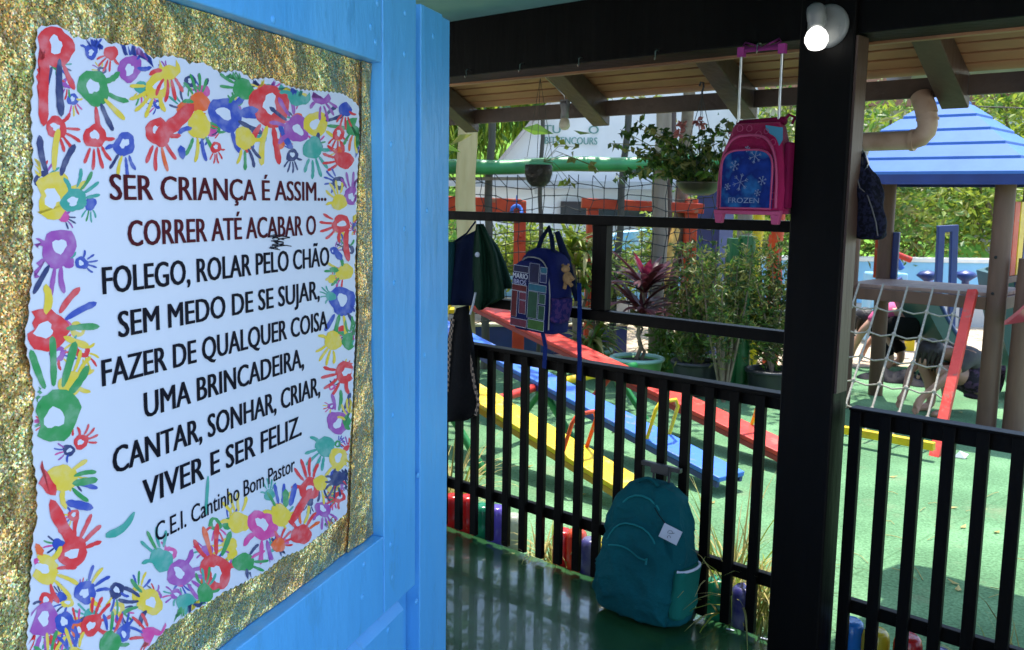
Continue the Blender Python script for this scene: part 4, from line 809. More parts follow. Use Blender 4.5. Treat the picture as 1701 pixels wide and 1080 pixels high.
b = MB(); b.ball(PF(793, 423, -0.10), 0.011, 0.008, 0.012); b.build('white_button', M['tagpaper'], gb); b = MB(); b.tube([PF(790, 486, -0.1), PF(786, 505, -0.1), PF(781, 522, -0.09)], 0.005, 6); b.build('white_tie', M['tagpaper'], gb)
nb_ = thing('drawstring_bag', 'navy and teal drawstring bag hanging beside the blue door edge', 'bag', tuple(PF(765, 392, -0.06)))
b = MB(); cloth(b, [(758, 792, (398, 382)), (748, 789, (404, 402)), (742, 788, 430), (738, 787, 460), (735, 786, 490), (735, 784, (507, 508))], 0.016, 1.1, -0.055, ph=1.2); b.build('bag_body', M['navyfab'], nb_)
b = MB(); cloth(b, [(700, 752, (402, 402)), (700, 750, 440), (700, 748, 480), (700, 747, 506)], 0.010, 1.0, -0.085); b.build('teal_panel', M['tealfab'], nb_)
b = MB(); b.tube([PF(790, 368, -0.05), PF(775, 388, -0.055), PF(757, 400, -0.06)], 0.004, 6); b.build('cord', M['navyfab'], nb_)
kb = thing('shoulder_bag', 'black shoulder bag with a checkered strap hanging low beside the blue door', 'bag', tuple(PF(765, 540, -0.09)))
b = MB(); cloth(b, [(758, 774, (512, 508)), (748, 777, 540), (742, 782, 570), (738, 786, 610), (735, 790, 650), (733, 791, 680), (733, 785, (698, 692)), (738, 772, (702, 699))], 0.015, 0.9, -0.085, ph=0.7); b.build('bag_body', M['blackfab'], kb)
b = MB(); q = [PF(x, y, -0.075) for x, y in ((770, 530), (776, 560), (782, 600), (788, 640), (795, 668), (790, 690))]
for i in range(5): b.beam(q[i], q[i+1], 0.016, 0.004, N)
chk = bpy.data.materials.new('checkered_webbing'); chk.use_nodes = True; _t = chk.node_tree; _c = _t.nodes.new('ShaderNodeTexChecker'); _c.inputs['Scale'].default_value = 75; _c.inputs[1].default_value = (0.012, 0.01, 0.01, 1); _c.inputs[2].default_value = (0.30, 0.22, 0.17, 1)
_o = _t.nodes.new('ShaderNodeTexCoord'); _t.links.new(_o.outputs['Object'], _c.inputs[0]); _t.links.new(_c.outputs[0], _t.nodes['Principled BSDF'].inputs['Base Color']); _t.nodes['Principled BSDF'].inputs['Roughness'].default_value = 0.8; MATS['chk'] = chk
b.build('strap', chk, kb)
b = MB(); q = [PF(x, y, -0.09) for x, y in ((752, 530), (748, 560), (745, 600), (742, 650))]
for i in range(3): b.beam(q[i], q[i+1], 0.022, 0.004, N)
b.build('side_strap', chk, kb)

# ---- navy bag on the right side of the post
rbp = PF(1440, 330, 0.02)
rb = thing('drawstring_bag', 'black and navy drawstring bag with white cord hanging right of the post', 'bag', tuple(PF(1428, 268, 0)))
b = MB(); bot = PF(1444, 398, 0.03)
bagloft(b, bot, U, N, (PF(1427, 262, 0.0) - bot).normalized(), smoothprof([(0, 0.030, 0.02, 0), (0.012, 0.052, 0.035, 0), (0.06, 0.060, 0.042, 0), (0.11, 0.050, 0.038, 0), (0.16, 0.052, 0.038, -.004), (0.21, 0.042, 0.030, 0), (0.27, 0.024, 0.018, 0), (0.31, 0.008, 0.008, 0)]), 0.7, 30, 0, 0.05, 12); b.build('bag_body', pm('navy_check_fabric', (0.004, 0.0045, 0.009), (0.012, 0.013, 0.03), 90, 0.85, sharp=True, spec=0.07), rb)
b = MB(); b.tube([PF(x, y, -0.03) for x, y in ((1427, 262), (1422, 290), (1428, 312), (1440, 322), (1448, 345), (1455, 370), (1458, 392))], 0.0022, 5); b.build('cord', M['greyfab'], rb)
hkp = PF(1436, 246, 0.0)
b = MB(); b.tube([PF(1430, 249, 0), PF(1432, 252, -.01), PF(1434, 288, -.01), PF(1443, 272, -.01), PF(1437, 252, -.01)], 0.0028, 6); tag(b.build('wire_hook', M['steel']), 'bent wire hook under the pipe clamp right of the post', 'hook')

# ---- rain pipe along the eave
dp_ = thing('rain_pipe', 'stained beige rain pipe elbowing down from the eave to the post', 'pipe', tuple(PF(1490, 236, 0.10)))
po = 0.42; a0 = PF(1428, 236, 0.05); a1 = PF(1515, 233, po); a2 = PF(1537, 226, po); a3 = PF(1541, 208, po); a4 = PF(1537, 172, po); a5 = Vector((a4.x, a4.y, 2.05)) + N*0.12
a0 = PF(1405, 237, po)
rpipe = 0.034
b = MB(); b.tube([a0, a1, a1*0.4 + a2*0.6, (a2 + a3)/2, a3, PF(1540, 188, po)], rpipe, 20); b.build('lower_pipe', M['pvc'], dp_)
b = MB(); b.tube([PF(1540, 190, po), PF(1537, 178, po), PF(1530, 160, po + .02)], rpipe*1.08, 20); b.build('upper_pipe', M['pvc'], dp_)
b = MB(); b.tube([a1 - U*0.004, a1 + U*0.010], rpipe*1.13, 20); b.tube([PF(1541, 200, po), PF(1541, 196, po)], rpipe*1.12, 20); b.build('socket_ring', M['pvc'], dp_)
b = MB(); c = PF(1427, 244, po); b.tube([c - U*0.012, c + U*0.024], rpipe*1.16, 20); b.build('clamp', M['grey_plastic'], dp_)

# ================================================================== THE PLAY YARD
def zof(px, py, Y): return PY(px, py, Y).z
def vpost(name, label, px, py, Y, ytop, r, mat, group=None, ybot=None, square=False, lean=0.0, cat='post', cuts=0):
    c = PY(px, py, Y); zt = zof(px, ytop, Y); zb = GZ - 0.02 if ybot is None else zof(px, ybot, Y)
    b = MB()
    if square: b.box((c.x, c.y, (zt + zb)/2), U*r, N*r, Z*(zt - zb)/2)
    else:
        k = 9; b.tube([(c.x + lean*(i/k - 0.5) + 0.012*sin(i*1.7), c.y + 0.01*cos(i*2.1), zb + (zt - zb)*i/k) for i in range(k + 1)], [r*(1.06 - 0.1*i/k + 0.02*sin(i*2.3)) for i in range(k + 1)], 14)
    return tag(b.build(name, M[mat], bevel=0.004 if square else 0), label, cat, group)

# ---- three seesaw planks on one painted pipe frame
PV = [PZ(800, 672, 0.25), PZ(900, 640, 0.25), PZ(1012, 618, 0.25)]
LO = [PZ(1062, 832, -0.05), PZ(1213, 806, -0.05), PZ(1335, 775, -0.05)]
def seesaw(i, mat, label, under, hmat, hset):
    p, l = PV[i], LO[i]; hi = p + (p - l)
    d = (l - p).normalized(); t = thing('seesaw_plank', label, 'seesaw', tuple(p), 'seesaws')
    side = d.cross(Z).normalized(); un = side.cross(d).normalized(); wd = 0.115
    b = MB(); b.box(p + un*0.052, (l - hi)/2, side*wd, un*0.016); b.build('plank', M[mat], t, bevel=0.006)
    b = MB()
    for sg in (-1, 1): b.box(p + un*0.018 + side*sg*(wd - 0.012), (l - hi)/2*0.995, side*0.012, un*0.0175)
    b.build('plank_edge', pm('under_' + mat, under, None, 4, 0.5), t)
    for f in hset:
        c = p + (l - p)*f + un*0.068; b = MB()
        b.tube([c - side*0.10, c - side*0.10 + un*0.2 + d*0.03, c - side*0.07 + un*0.25 + d*0.03, c + side*0.07 + un*0.25 + d*0.03, c + side*0.10 + un*0.2 + d*0.03, c + side*0.10], 0.012, 8); b.build('handle', M[hmat], t)
    return t
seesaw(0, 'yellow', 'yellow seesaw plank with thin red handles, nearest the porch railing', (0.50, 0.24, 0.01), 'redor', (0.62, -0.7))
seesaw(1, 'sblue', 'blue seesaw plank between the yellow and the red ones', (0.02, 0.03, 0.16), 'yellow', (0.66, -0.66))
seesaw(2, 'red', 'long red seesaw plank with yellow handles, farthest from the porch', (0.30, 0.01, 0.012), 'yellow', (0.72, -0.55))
fr_ = thing('seesaw_stand', 'low pipe frame painted red, yellow and green carrying the seesaw planks', 'seesaw frame', (PV[1].x, PV[1].y, GZ))
ax = (PV[2] - PV[0]).normalized(); e0 = PV[0] - ax*0.35; e1_ = PV[2] + ax*0.4
for a, c, m in ((e0, PV[0], 'red'), (PV[0], PV[1], 'red'), (PV[1], PV[2], 'yellow'), (PV[2], e1_, 'green')):
    b = MB(); b.tube([a, c], 0.030, 12); b.build('axle_pipe', M[m], fr_)
side_ = ax.cross(Z).normalized()
for f, m in ((-0.2, 'green'), (0.43, 'green'), (1.05, 'x')):
    c = PV[0] + (PV[2] - PV[0])*f
    for sg in (-1, 1):
        b = MB(); b.tube([c, Vector((c.x, c.y, GZ - 0.02)) + side_*0.30*sg + ax*0.02], 0.026, 10); b.build('leg', M[m if m != 'x' else ('red' if sg < 0 else 'green')], fr_)

# ---- swings: red square timber frames
def swing(label, pts, Y, barY):                              # post px list, bar from..to
    pass
Ys = 9.4
sw = thing('swing_set', 'orange-red timber swing frame at the left, one post seen left of the backpack', 'swing frame', (PY(862, 500, Ys).x, Ys, GZ), 'red swing sets')
b = MB(); c = PY(862, 470, Ys); zt = zof(862, 333, Ys); b.box((c.x, Ys, (GZ + zt)/2), Vector((0.060, 0, 0)), Vector((0, 0.06, 0)), Z*(zt - GZ)/2)
for y in (392, 402): b.lathe([(0.022, 0), (0.02, 0.012), (0.0, 0.013)], PY(864, y, Ys - 0.06), 10, (0, -1, 0))
b.build('post', M['redor'], sw, bevel=0.012)
b = MB(); a, c2 = PY(640, 334, Ys - 0.02), PY(866, 343, Ys - 0.02); b.beam(a, c2, 0.14, 0.145); b.build('top_bar', M['redor'], sw, bevel=0.01)
b = MB(); c = PY(660, 470, Ys); b.box((c.x, Ys, 0.7), Vector((0.1, 0, 0)), Vector((0, 0.09, 0)), Z*0.8); b.build('post', M['redor'], sw, bevel=0.012)
sw2 = thing('swing_set', 'orange-red timber frame with two posts behind the hanging plant', 'swing frame', (PY(1060, 500, 10).x, 10, GZ), 'red swing sets')
for px, wv in ((981, 0.058), (1142, 0.064)):
    b = MB(); c = PY(px, 470, 10); zt = zof(px, 330, 10); b.box((c.x, 10, (GZ + zt)/2), Vector((wv, 0, 0)), Vector((0, 0.09, 0)), Z*(zt - GZ)/2); b.build('post', M['redor'], sw2, bevel=0.012)
b = MB(); b.beam(PY(966, 337, 9.93), PY(1168, 347, 9.93), 0.12, 0.105); b.build('top_bar', M['redor'], sw2, bevel=0.01)
# blue coiled hook on the first bar, swing chain
b = MB(); c = PY(858, 352, Ys - 0.16); b.tube([c + Vector((0.05*cos(t), 0.03*sin(2*t), 0.06*sin(t))) for t in [i*0.5 for i in range(14)]], 0.018, 8); b.tube([c + Z*0.05, c + Z*0.16], 0.008, 6)
tag(b.build('rope_coil', M['sblue']), 'small coil of blue rope tied to the orange-red swing bar', 'rope')
b = MB(); b.tube([PY(1122, 382, 9.8), PY(1115, 415, 9.7), PY(1098, 500, 9.6), PY(1092, 530, 9.6)], [0.05, 0.045, 0.03, 0.04], 10)
tag(b.build('swing_rope', pm('yellow_rope', (0.70, 0.42, 0.10), (0.5, 0.28, 0.06), 20, 0.8)), 'thick yellow rope hanging from the red frame behind the purple plant', 'rope')

# ---- painted posts and logs
vpost('painted_post', 'broad bright blue painted post right of the red timber frame', 1186, 400, 10.6, 292, 0.15, 'navy', 'painted posts', square=True)
MATS_blue = M['navy']
tl = thing('log_post', 'twin green painted logs standing among the black pots', 'post', tuple(PY(1222, 600, 8.2) * 1.0), 'painted posts')
for px, rr, yt in ((1211, 0.065, 392), (1232, 0.072, 388)):
    b = MB(); c = PY(px, 560, 8.2); b.tube([(c.x + 0.01*sin(i), 8.2, GZ - 0.02 + (zof(px, yt, 8.2) - GZ)*i/8) for i in range(9)], [rr*(1 + 0.04*sin(i*2)) for i in range(9)], 14); b.build('log', pm('dark_green_paint', (0.012, 0.12, 0.03), (0.008, 0.075, 0.02), 5, 0.45, 0.3, 15), tl)
vpost('painted_post', 'yellow painted round post between the green logs and the porch post', 1257, 420, 9.6, 345, 0.055, 'yellow', 'painted posts')
vpost('painted_post', 'orange-red painted round post close beside the porch post', 1288, 420, 9.8, 345, 0.075, 'redor', 'painted posts')
vpost('wooden_post', 'pale peeled log post at the far left under the eave', 775, 270, 8.9, 188, 0.095, 'lightlog', 'pergola posts')
vpost('wooden_post', 'thin grey pole leaning slightly over the bright lawn', 812, 240, 9.3, 186, 0.038, 'darkpole', 'pergola posts', lean=0.05)
vpost('wooden_post', 'thin black pole in front of the white wall', 900, 230, 9.6, 180, 0.022, 'darkpole', 'pergola posts')
vpost('wooden_post', 'slim grey leaning pole left of the bushy hanging plant', 1033, 230, 9.8, 170, 0.036, 'darkpole', 'pergola posts', lean=0.12)
vpost('wooden_post', 'thick greyed log post behind the bushy hanging plant', 1098, 300, 9.2, 165, 0.075, 'walnut', 'pergola posts')
vpost('wooden_post', 'narrow brown post close to the thick greyed log', 1115, 230, 9.9, 165, 0.038, 'brown', 'pergola posts')
vpost('wooden_post', 'short grey post rising behind the upper end of the pink bag', 1244, 200, 9.0, 150, 0.07, 'walnut', 'pergola posts')
b = MB(); a = PY(690, 280, 9.05); c = PY(1205, 268, 9.05); k = 16
b.tube([a + (c - a)*(i/k) + Z*0.01*sin(i) for i in range(k + 1)], [0.068*(1 + 0.05*(i % 3 == 0)) for i in range(k + 1)], 12)
tag(b.build('bamboo_pole', M['green']), 'long horizontal pole painted green across the back of the yard', 'pole')
b = MB(); b.beam(PY(690, 297, 9.12), PY(905, 297, 9.12), 0.05, 0.03); tag(b.build('wooden_batten', M['walnut']), 'thin pale batten right under the green horizontal pole', 'batten')
# climbing net hanging from the green pole
b = MB(); rg = random.Random(2); cols = 25; rows = 14; g = []
for i in range(cols):
    px = 700 + i*20.3; colp = []
    for j in range(rows):
        y = 290 + j*19 + (4*sin(i*0.9 + j*0.4) if j else 0); colp.append(PY(px + rg.uniform(-4, 4) - j*0.4, y + rg.uniform(-3, 3), 9.0 + 0.08*sin(i*0.7) + rg.uniform(-.03, .03)))
    g.append(colp)
for i in range(cols):
    b.tube(g[i], 0.0042, 4, cap=False)
    if i % 2 == 0 and i + 1 < cols: b.tube([g[i][0], g[i+1][1]], 0.004, 4, cap=False)
for j in range(1, rows): b.tube([g[i][j] for i in range(cols)], 0.0042, 4, cap=False)
for i in range(cols):
    for j in range(1, rows):
        if rg.random() < 0.6: b.ball(g[i][j], 0.0095, n=6)
tag(b.build('climbing_net', M['netblack']), 'wide black knotted net hanging from the green pole', 'net')

# ---- navy edge of the sandbox and sitting board
sbx = thing('sandbox_wall', 'low navy blue boarded wall with a cream cap behind the red seesaw', 'low wall', (PY(900, 580, 10).x, 10, GZ))
a = PY(720, 560, 10.1); c = PY(1040, 575, 10.4)
zt = zof(800, 543, 10.1)
b = MB(); b.beam((a.x, a.y, (zt + GZ)/2), (c.x, c.y, (zt + GZ)/2), 0.06, zt - GZ); b.build('boards', M['navy'], sbx, bevel=0.005)
b = MB(); b.beam((a.x, a.y, zt + 0.014), (c.x, c.y, zt + 0.014), 0.14, 0.026); b.build('cap', pm('cream_paint', (0.6, 0.55, 0.33), None, 4, 0.6), sbx, bevel=0.004)
b = MB(); b.beam(PY(700, 518, 10.6), PY(775, 514, 10.6), 0.25, 0.05); tag(b.build('bench_board', M['yellow'], bevel=0.01), 'yellow board seat between black bag and red seesaw end', 'bench')
b = MB(); b.beam(PY(925, 553, 10.7), PY(1010, 560, 10.7), 0.25, 0.05); tag(b.build('bench_board', M['yellow'], bevel=0.01), 'yellow board seat behind the pale green pots', 'bench')

# ---- light blue boundary wall, mural and things on it
bwl = thing('boundary_wall', 'long light blue painted wall closing off the yard', 'wall', (3, 13, GZ))
zt = zof(1560, 424, 13.0)
b = MB(); b.box((4.5, 13.25, (0.80 + GZ)/2), Vector((11.5, 0, 0)), Vector((0, 0.08, 0)), Z*(0.80 - GZ)/2); b.build('wall_face', M['poolblue'], bwl)
b = MB(); b.box((4.5, 13.25, 0.83), Vector((11.5, 0, 0)), Vector((0, 0.11, 0)), Z*0.03); b.build('coping', M['white'], bwl, bevel=0.01)
b = MB(); b.box((4.5, 13.13, 0.06), Vector((11.5, 0, 0)), Vector((0, 0.035, 0)), Z*0.16); b.build('plinth', M['concrete'], bwl)
mur = pm('mural_paint', (0.75, 0.77, 0.78), (0.05, 0.2, 0.6), 2.2, 0.6, sharp=False, c3=(0.25, 0.55, 0.65))
b = MB(); p0 = PY(1010, 400, 14.2); p1 = PY(1090, 378, 14.2)
b.prism([(0, 0), (1, 0), (1, 0.25), (0.7, 0.42), (0.3, 0.36), (0, 0.2)], Vector((p0.x - 0.2, 14.2, 0.75)), Vector((1.4, 0, 0)), Z, Vector((0, 0.6, 0)))
tag(b.build('tarpaulin', mur), 'blue and white tarpaulin heap above the light blue wall', 'tarpaulin')

# ---- potted plants
def pot(c, r, h, mat, rim, parent, fill=0.85):
    b = MB(); b.lathe([(0.0, 0.0), (r*0.74, 0.0), (r*0.77, 0.012), (r*0.93, h*0.86), (r*0.93, h*0.9), (r*0.84, h*0.9), (r*0.82, h*0.8)], c, 28, Z, cap=False); b.build('pot', M[mat], parent)
    b = MB(); b.lathe([(r*0.93, h*0.87), (r*1.0, h*0.885), (r*1.02, h*0.94), (r*0.99, h*0.985), (r*0.92, h), (r*0.86, h*0.97), (r*0.85, h*0.9)], c, 28, Z, cap=False); b.build('pot_rim', M[rim], parent)
    b = MB(); b.lathe([(0.0, h*0.87), (r*0.84, h*0.84)], c, 20, Z, cap=False); b.build('soil', M['earth'], parent)
def potted(label, px, yrim, wpx, Y, mat, rim):
    r = wpx/FPX*Y/2; zr_ = zof(px, yrim, Y); c = PY(px, yrim, Y); t = thing('potted_plant', label, 'potted plant', (c.x, Y, GZ), 'plants in pots'); pot(Vector((c.x, Y, GZ)), r, zr_ - GZ, mat, rim, t); return t, Vector((c.x, Y, zr_ - 0.03)), r
def stemto(b, a, top, r, k=6, wob=0.03):
    b.tube([a + (top - a)*(i/k) + Vector((wob*sin(i*1.9), wob*cos(i*1.3), 0)) for i in range(k + 1)], [r*(1 - 0.5*i/k) for i in range(k + 1)], 7)
# cordyline with dark purple and magenta leaves
t, c, r = potted('purple cordyline with a magenta top in a green pot with pale rim', 1058, 592, 92, 8.5, 'pot_green', 'pot_rim')
b = MB(); bs = MB(); top = PY(1072, 470, 8.5); stemto(bs, c, top, 0.022); stemto(bs, c + Vector((0.05, 0, 0)), PY(1060, 520, 8.5), 0.018); bs.build('stem', M['bark'], t)
for (px, py, n, m, ln) in ((1072, 480, 30, 0, 0.54), (1066, 515, 22, 0, 0.52), (1072, 462, 5, 1, 0.25), (1062, 540, 14, 2, 0.32)):
    q = PY(px, py, 8.5)
    for k in range(n):
        a = k*2.4 + U_(-.3, .3); up_ = U_(0.2, 1.5) if m != 1 else U_(1.3, 3.0); b.blade(q + Vector((0, 0, U_(-.04, .04))), (cos(a), sin(a), up_), ln*U_(0.7, 1.05), 0.075, U_(0.6, 1.5), m)
b.build('leaves', [M['leafP'], M['leafM'], M['leafD']], t)
# dracaena-like green plant, left
t, c, r = potted('tall green dracaena in a pale green pot near the stud', 978, 578, 80, 9.0, 'pot_green', 'pot_rim')
b = MB(); bs = MB()
for (px, py) in ((1018, 470), (1012, 430), (1000, 520), (990, 545)):
    top = PY(px, py, 9.0); stemto(bs, c, top, 0.018)
    for k in range(30):
        a = k*2.4; b.blade(top + Vector((0, 0, U_(-.2, .05))), (cos(a), sin(a), U_(-0.1, 1.6)), U_(0.22, 0.42), 0.038, U_(0.7, 1.8), random.choice((0, 0, 1, 2)))
for k in range(40):
    a = U_(0, 6.3); b.blade(c + Vector((0, 0, 0.02)), (cos(a), sin(a), U_(0.2, 1.5)), U_(0.3, 0.55), 0.045, U_(1.5, 3), random.choice((0, 2, 3)))
b.build('leaves', [M['leafA'], M['leafB'], M['leafD'], M['straw']], t); bs.build('stem', M['bark'], t)
t, c, r = potted('yellow-green striped dracaena behind the backpack side in a green pot', 1120, 582, 78, 9.2, 'pot_green', 'pot_rim')
b = MB()
for k in range(70):
    a = U_(0, 6.3); b.blade(c + Vector((U_(-.12, .12), U_(-.12, .12), 0.02)), (cos(a), sin(a), U_(0.5, 3.2)), U_(0.25, 0.5), 0.035, U_(0.8, 2.4), random.choice((0, 1, 2)))
b.build('leaves', [M['leafA'], M['leafC'], M['leafD']], t)
# variegated screw-pine clump left of the stud, grows from the ground
vp = thing('variegated_plant', 'arching yellow striped leaves of a tall plant left of the stud', 'plant', (PY(962, 560, 9.0).x, 9.0, GZ))
b = MB(); bs = MB(); a0 = Vector((PY(962, 560, 9.0).x, 9.0, GZ))
for (px, py) in ((958, 440), (965, 480), (950, 415), (975, 420)):
    top = PY(px, py, 9.0); stemto(bs, a0, top, 0.022)
    for k in range(26):
        a = k*2.4; b.blade(top, (cos(a), sin(a), U_(0.1, 1.6)), U_(0.3, 0.55), 0.045, U_(1.0, 2.2), random.choice((0, 1, 1, 2)))
b.build('leaves', [M['leafA'], M['leafB'], M['straw']], vp); bs.build('stem', M['bark'], vp)
# pink flowering plant
fp_ = thing('flowering_plant', 'small pink flowering plant beside the purple cordyline', 'plant', (PY(1095, 580, 8.9).x, 8.9, GZ))
b = MB(); a0 = Vector((PY(1095, 580, 8.9).x, 8.9, GZ))
for (px, py) in ((1080, 522), (1092, 515), (1100, 530), (1150, 505), (1142, 520), (1172, 530)):
    q = PY(px, py, 8.9); b.tube([a0, (a0 + q)/2 + Vector((0.02, 0, 0.05)), q], 0.006, 5, 1)
    for k in range(22): b.leaf(q + Vector((random.gauss(0, .04), random.gauss(0, .04), random.gauss(0, .03))), Vector((U_(-1, 1), U_(-1, 1), U_(-1, 1))), 0.05, 0.035, 0)
    for k in range(34): w_ = R(); b.leaf(a0 + (q - a0)*w_ + Vector((random.gauss(0, .03), random.gauss(0, .03), 0)), Vector((U_(-1, 1), U_(-1, 1), U_(-.6, 1))), 0.09, 0.035, 1)
b.build('foliage', [M['leafR'], M['leafA']], fp_)
# feathery conifers in black pots
def conifer(t, c, tips, dens, spread=0.10, mats=('leafD', 'leafA', 'leafC'), Y=8.4, smin=0.12):
    b = MB(); bs = MB()
    for (px, py) in tips:
        tip = PY(px, py, Y + U_(-0.25, 0.25)); mid = (c + tip)/2 + Vector((U_(-.08, .08), 0, U_(-.05, .1)))
        pts = [c*(1-s)**2 + mid*2*s*(1-s) + tip*s*s for s in [i/8 for i in range(9)]]
        bs.tube(pts, [0.016*(1 - 0.8*i/8) for i in range(9)], 5)
        for k in range(dens):
            s = smin + (1 - smin)*R()**0.75; q = c*(1-s)**2 + mid*2*s*(1-s) + tip*s*s
            q = q + Vector((random.gauss(0, 1), random.gauss(0, 1), random.gauss(0, .7)))*spread*(1.15 - 0.6*s)
            d = Vector((random.gauss(0, 1), random.gauss(0, 1), random.gauss(0.35, 0.8))); m_ = random.choice((0, 0, 1, 1, 2))
            for kk in range(3): b.leaf(q, d + Vector((random.gauss(0, .5), random.gauss(0, .5), random.gauss(0, .5))), U_(0.04, 0.085), U_(0.010, 0.021), m_)
    b.build('foliage', [M[m] for m in mats], t); bs.build('branches', M['bark'], t)
t, c, r = potted('feathery olive conifer in a big black pot left of the green logs', 1156, 598, 84, 8.25, 'pot_black', 'pot_black')
conifer(t, c, [(1130, 410), (1150, 440), (1165, 430), (1180, 470), (1140, 500), (1170, 520), (1118, 470), (1190, 440), (1150, 400), (1125, 520), (1160, 555), (1145, 560), (1200, 500)], 135, 0.085)
t, c, r = potted('tall feathery conifer in a black pot touching the porch post', 1282, 612, 88, 8.0, 'pot_black', 'pot_black')
conifer(t, c, [(1262, 400), (1280, 420), (1298, 400), (1250, 450), (1275, 470), (1300, 470), (1240, 430), (1265, 520), (1290, 540), (1310, 520), (1225, 440), (1255, 500), (1320, 440)], 135, 0.085)
sh = thing('shrub', 'loose feathery shrub growing around the twin green logs', 'shrub', (PY(1205, 600, 7.9).x, 7.9, GZ))
conifer(sh, Vector((PY(1205, 600, 7.9).x, 7.9, GZ)), [(1190, 400), (1205, 425), (1225, 440), (1240, 430), (1180, 430), (1215, 440), (1235, 450), (1250, 420), (1200, 470), (1228, 480), (1165, 415), (1245, 375), (1195, 520), (1215, 500), (1230, 520), (1208, 470), (1240, 500)][:13], 85, 0.075, Y=7.75, smin=0.42)

# ---- dry grass tufts outside the railing
def tuft(label, px, py, off, hgt_, n, cat='grass tuft', mats=('straw', 'leafB', 'leafD')):
    p = PF(px, py, off); p = Vector((p.x, p.y, GZ)); b = MB()
    for k in range(n):
        a = U_(0, 6.3); b.blade(p + Vector((random.gauss(0, .035), random.gauss(0, .035), 0)), (cos(a)*0.6, sin(a)*0.6, U_(0.7, 2.6)), hgt_*U_(0.6, 1.15), U_(0.005, 0.011), U_(0.8, 2.6), random.choice((0, 0, 0, 1, 2)), 6)
    return tag(b.build('spider_grass', [M[m] for m in mats]), label, cat, 'dry grass tufts')
tuft('large pale tuft of dry striped grass beside the blue door edge', 752, 820, 0.32, 0.52, 110)
tuft('small yellowed tuft of grass above the clear bottle', 908, 905, 0.13, 0.26, 60)
tuft('tall straw-coloured tuft of grass right behind the teal backpack', 1215, 985, 0.22, 0.60, 120)
tuft('straw tuft leaning by the porch post base', 1262, 995, 0.25, 0.50, 90)
tuft('dry tuft at the right end of the lower railing', 1698, 1010, 0.20, 0.45, 90)
tuft('short dry tuft beside the red bottle border', 940, 915, 0.12, 0.22, 40)

# ---- border of upturned painted plastic bottles
rg = random.Random(8)
BOT = [(752, 'red', 'translucent red bottle, first of the border from the blue door'), (775, 'red', 'red bottle, second of the border from the blue door'), (801, 'green', 'green bottle left of the violet one in the border'), (824, 'violet', 'violet bottle in the border under the lower rail'), (852, 'clear', 'clear pale bottle right of the violet bottle'), (935, 'red', 'orange-red bottle left of the teal backpack'), (958, 'orange', 'bright orange-red bottle near the teal backpack'), (981, 'navy', 'navy and white bottle just left of the teal backpack'), (1002, 'yellow', 'yellow bottle half hidden by the teal backpack'),
       (1196, 'green', 'dark green bottle right of the teal backpack'), (1240, 'navy', 'navy and white bottle left of the thick black post'), (1423, 'cyan', 'sky blue bottle below the right railing'), (1466, 'yellow', 'yellow bottle below the right railing'), (1521, 'red', 'deep red bottle below the right railing'), (1575, 'navy', 'dark blue bottle below the right railing, rightmost')]
bc = dict(red=(0.60, 0.03, 0.03), green=(0.02, 0.30, 0.16), violet=(0.17, 0.12, 0.58), clear=(0.55, 0.62, 0.50), orange=(0.72, 0.10, 0.04), navy=(0.03, 0.03, 0.22), yellow=(0.66, 0.55, 0.04), cyan=(0.02, 0.22, 0.60))
for px, k, l in BOT:
    u_ = uoz(PF(px, 900, 0.10))[0]; p = F(u_, 0.10, GZ); b = MB(); hb = 0.245 + rg.uniform(-.012, .012)
    b.lathe([(0.014, 0.0), (0.015, 0.02), (0.032, 0.045), (0.046, 0.085), (0.047, 0.14), (0.045, 0.15), (0.047, 0.16), (0.047, hb - 0.035), (0.042, hb - 0.012), (0.030, hb), (0.012, hb - 0.006)], p, 20, Z, cap=True)
    m_ = pm('bottle_' + k, bc[k], tuple(0.6*x + 0.2 for x in bc[k]) if k == 'navy' else tuple(0.75*x for x in bc[k]), 12, 0.22, trans=0.35, coat=0.3)
    tag(b.build('bottle', m_), l, 'bottle', 'painted bottle border')

# ================================================================== PLAY TOWER ON THE RIGHT
RF = Vector((3.62, 7.03, GZ)); TA, TB_ = 1.13, 0.72          # right front post; width along the porch line, depth away from it
def T(a, n, z): return RF - U*a + N*n + Z*(z - GZ)
zd = zof(1640, 488, 7.03); ze = zof(1660, 290, 6.98)
tw = thing('play_tower', 'wooden play tower with a blue pyramid roof and a rope net at its front', 'play tower', tuple(T(TA/2, TB_/2, GZ)))
for a, n, r in ((0, 0, 0.072), (TA, 0, 0.066), (0, TB_, 0.062), (TA, TB_, 0.062)):
    b = MB(); b.tube([T(a, n, GZ - 0.02), T(a, n, ze + 0.02)], r, 20)
    if a == 0 and n == 0:
        for zz in (0.95, 1.22): b.lathe([(0.012, 0), (0.011, 0.003), (0, 0.0031)], T(a, n, zz) - N*r - U*0.01, 10, -N, mi=1)
    b.build('post', [M['ecowood'], M['dark']], tw)
b = MB()
for i in range(6): b.box(T(TA/2, (i + 0.5)*TB_/6, zd - 0.012), U*(TA/2 + 0.02), N*(TB_/12 - 0.004), Z*0.014)
b.build('deck', M['decktop'], tw, bevel=0.003)
for a0, n0, a1, n1 in ((0.06, -0.02, TA - 0.06, -0.02), (-0.02, 0.05, -0.02, TB_ - 0.05), (TA + 0.02, 0.05, TA + 0.02, TB_ - 0.05)):
    b = MB(); b.beam(T(a0, n0, zd - 0.075), T(a1, n1, zd - 0.075), 0.05, 0.095); b.build('deck_beam', M['ecowood'], tw, bevel=0.004)
b = MB(); b.beam(T(-0.02, 0.05, zd + 0.10), T(-0.02, TB_ + 0.3, zd + 0.10), 0.05, 0.05); b.build('panel_rail', M['ecowood'], tw, bevel=0.004)
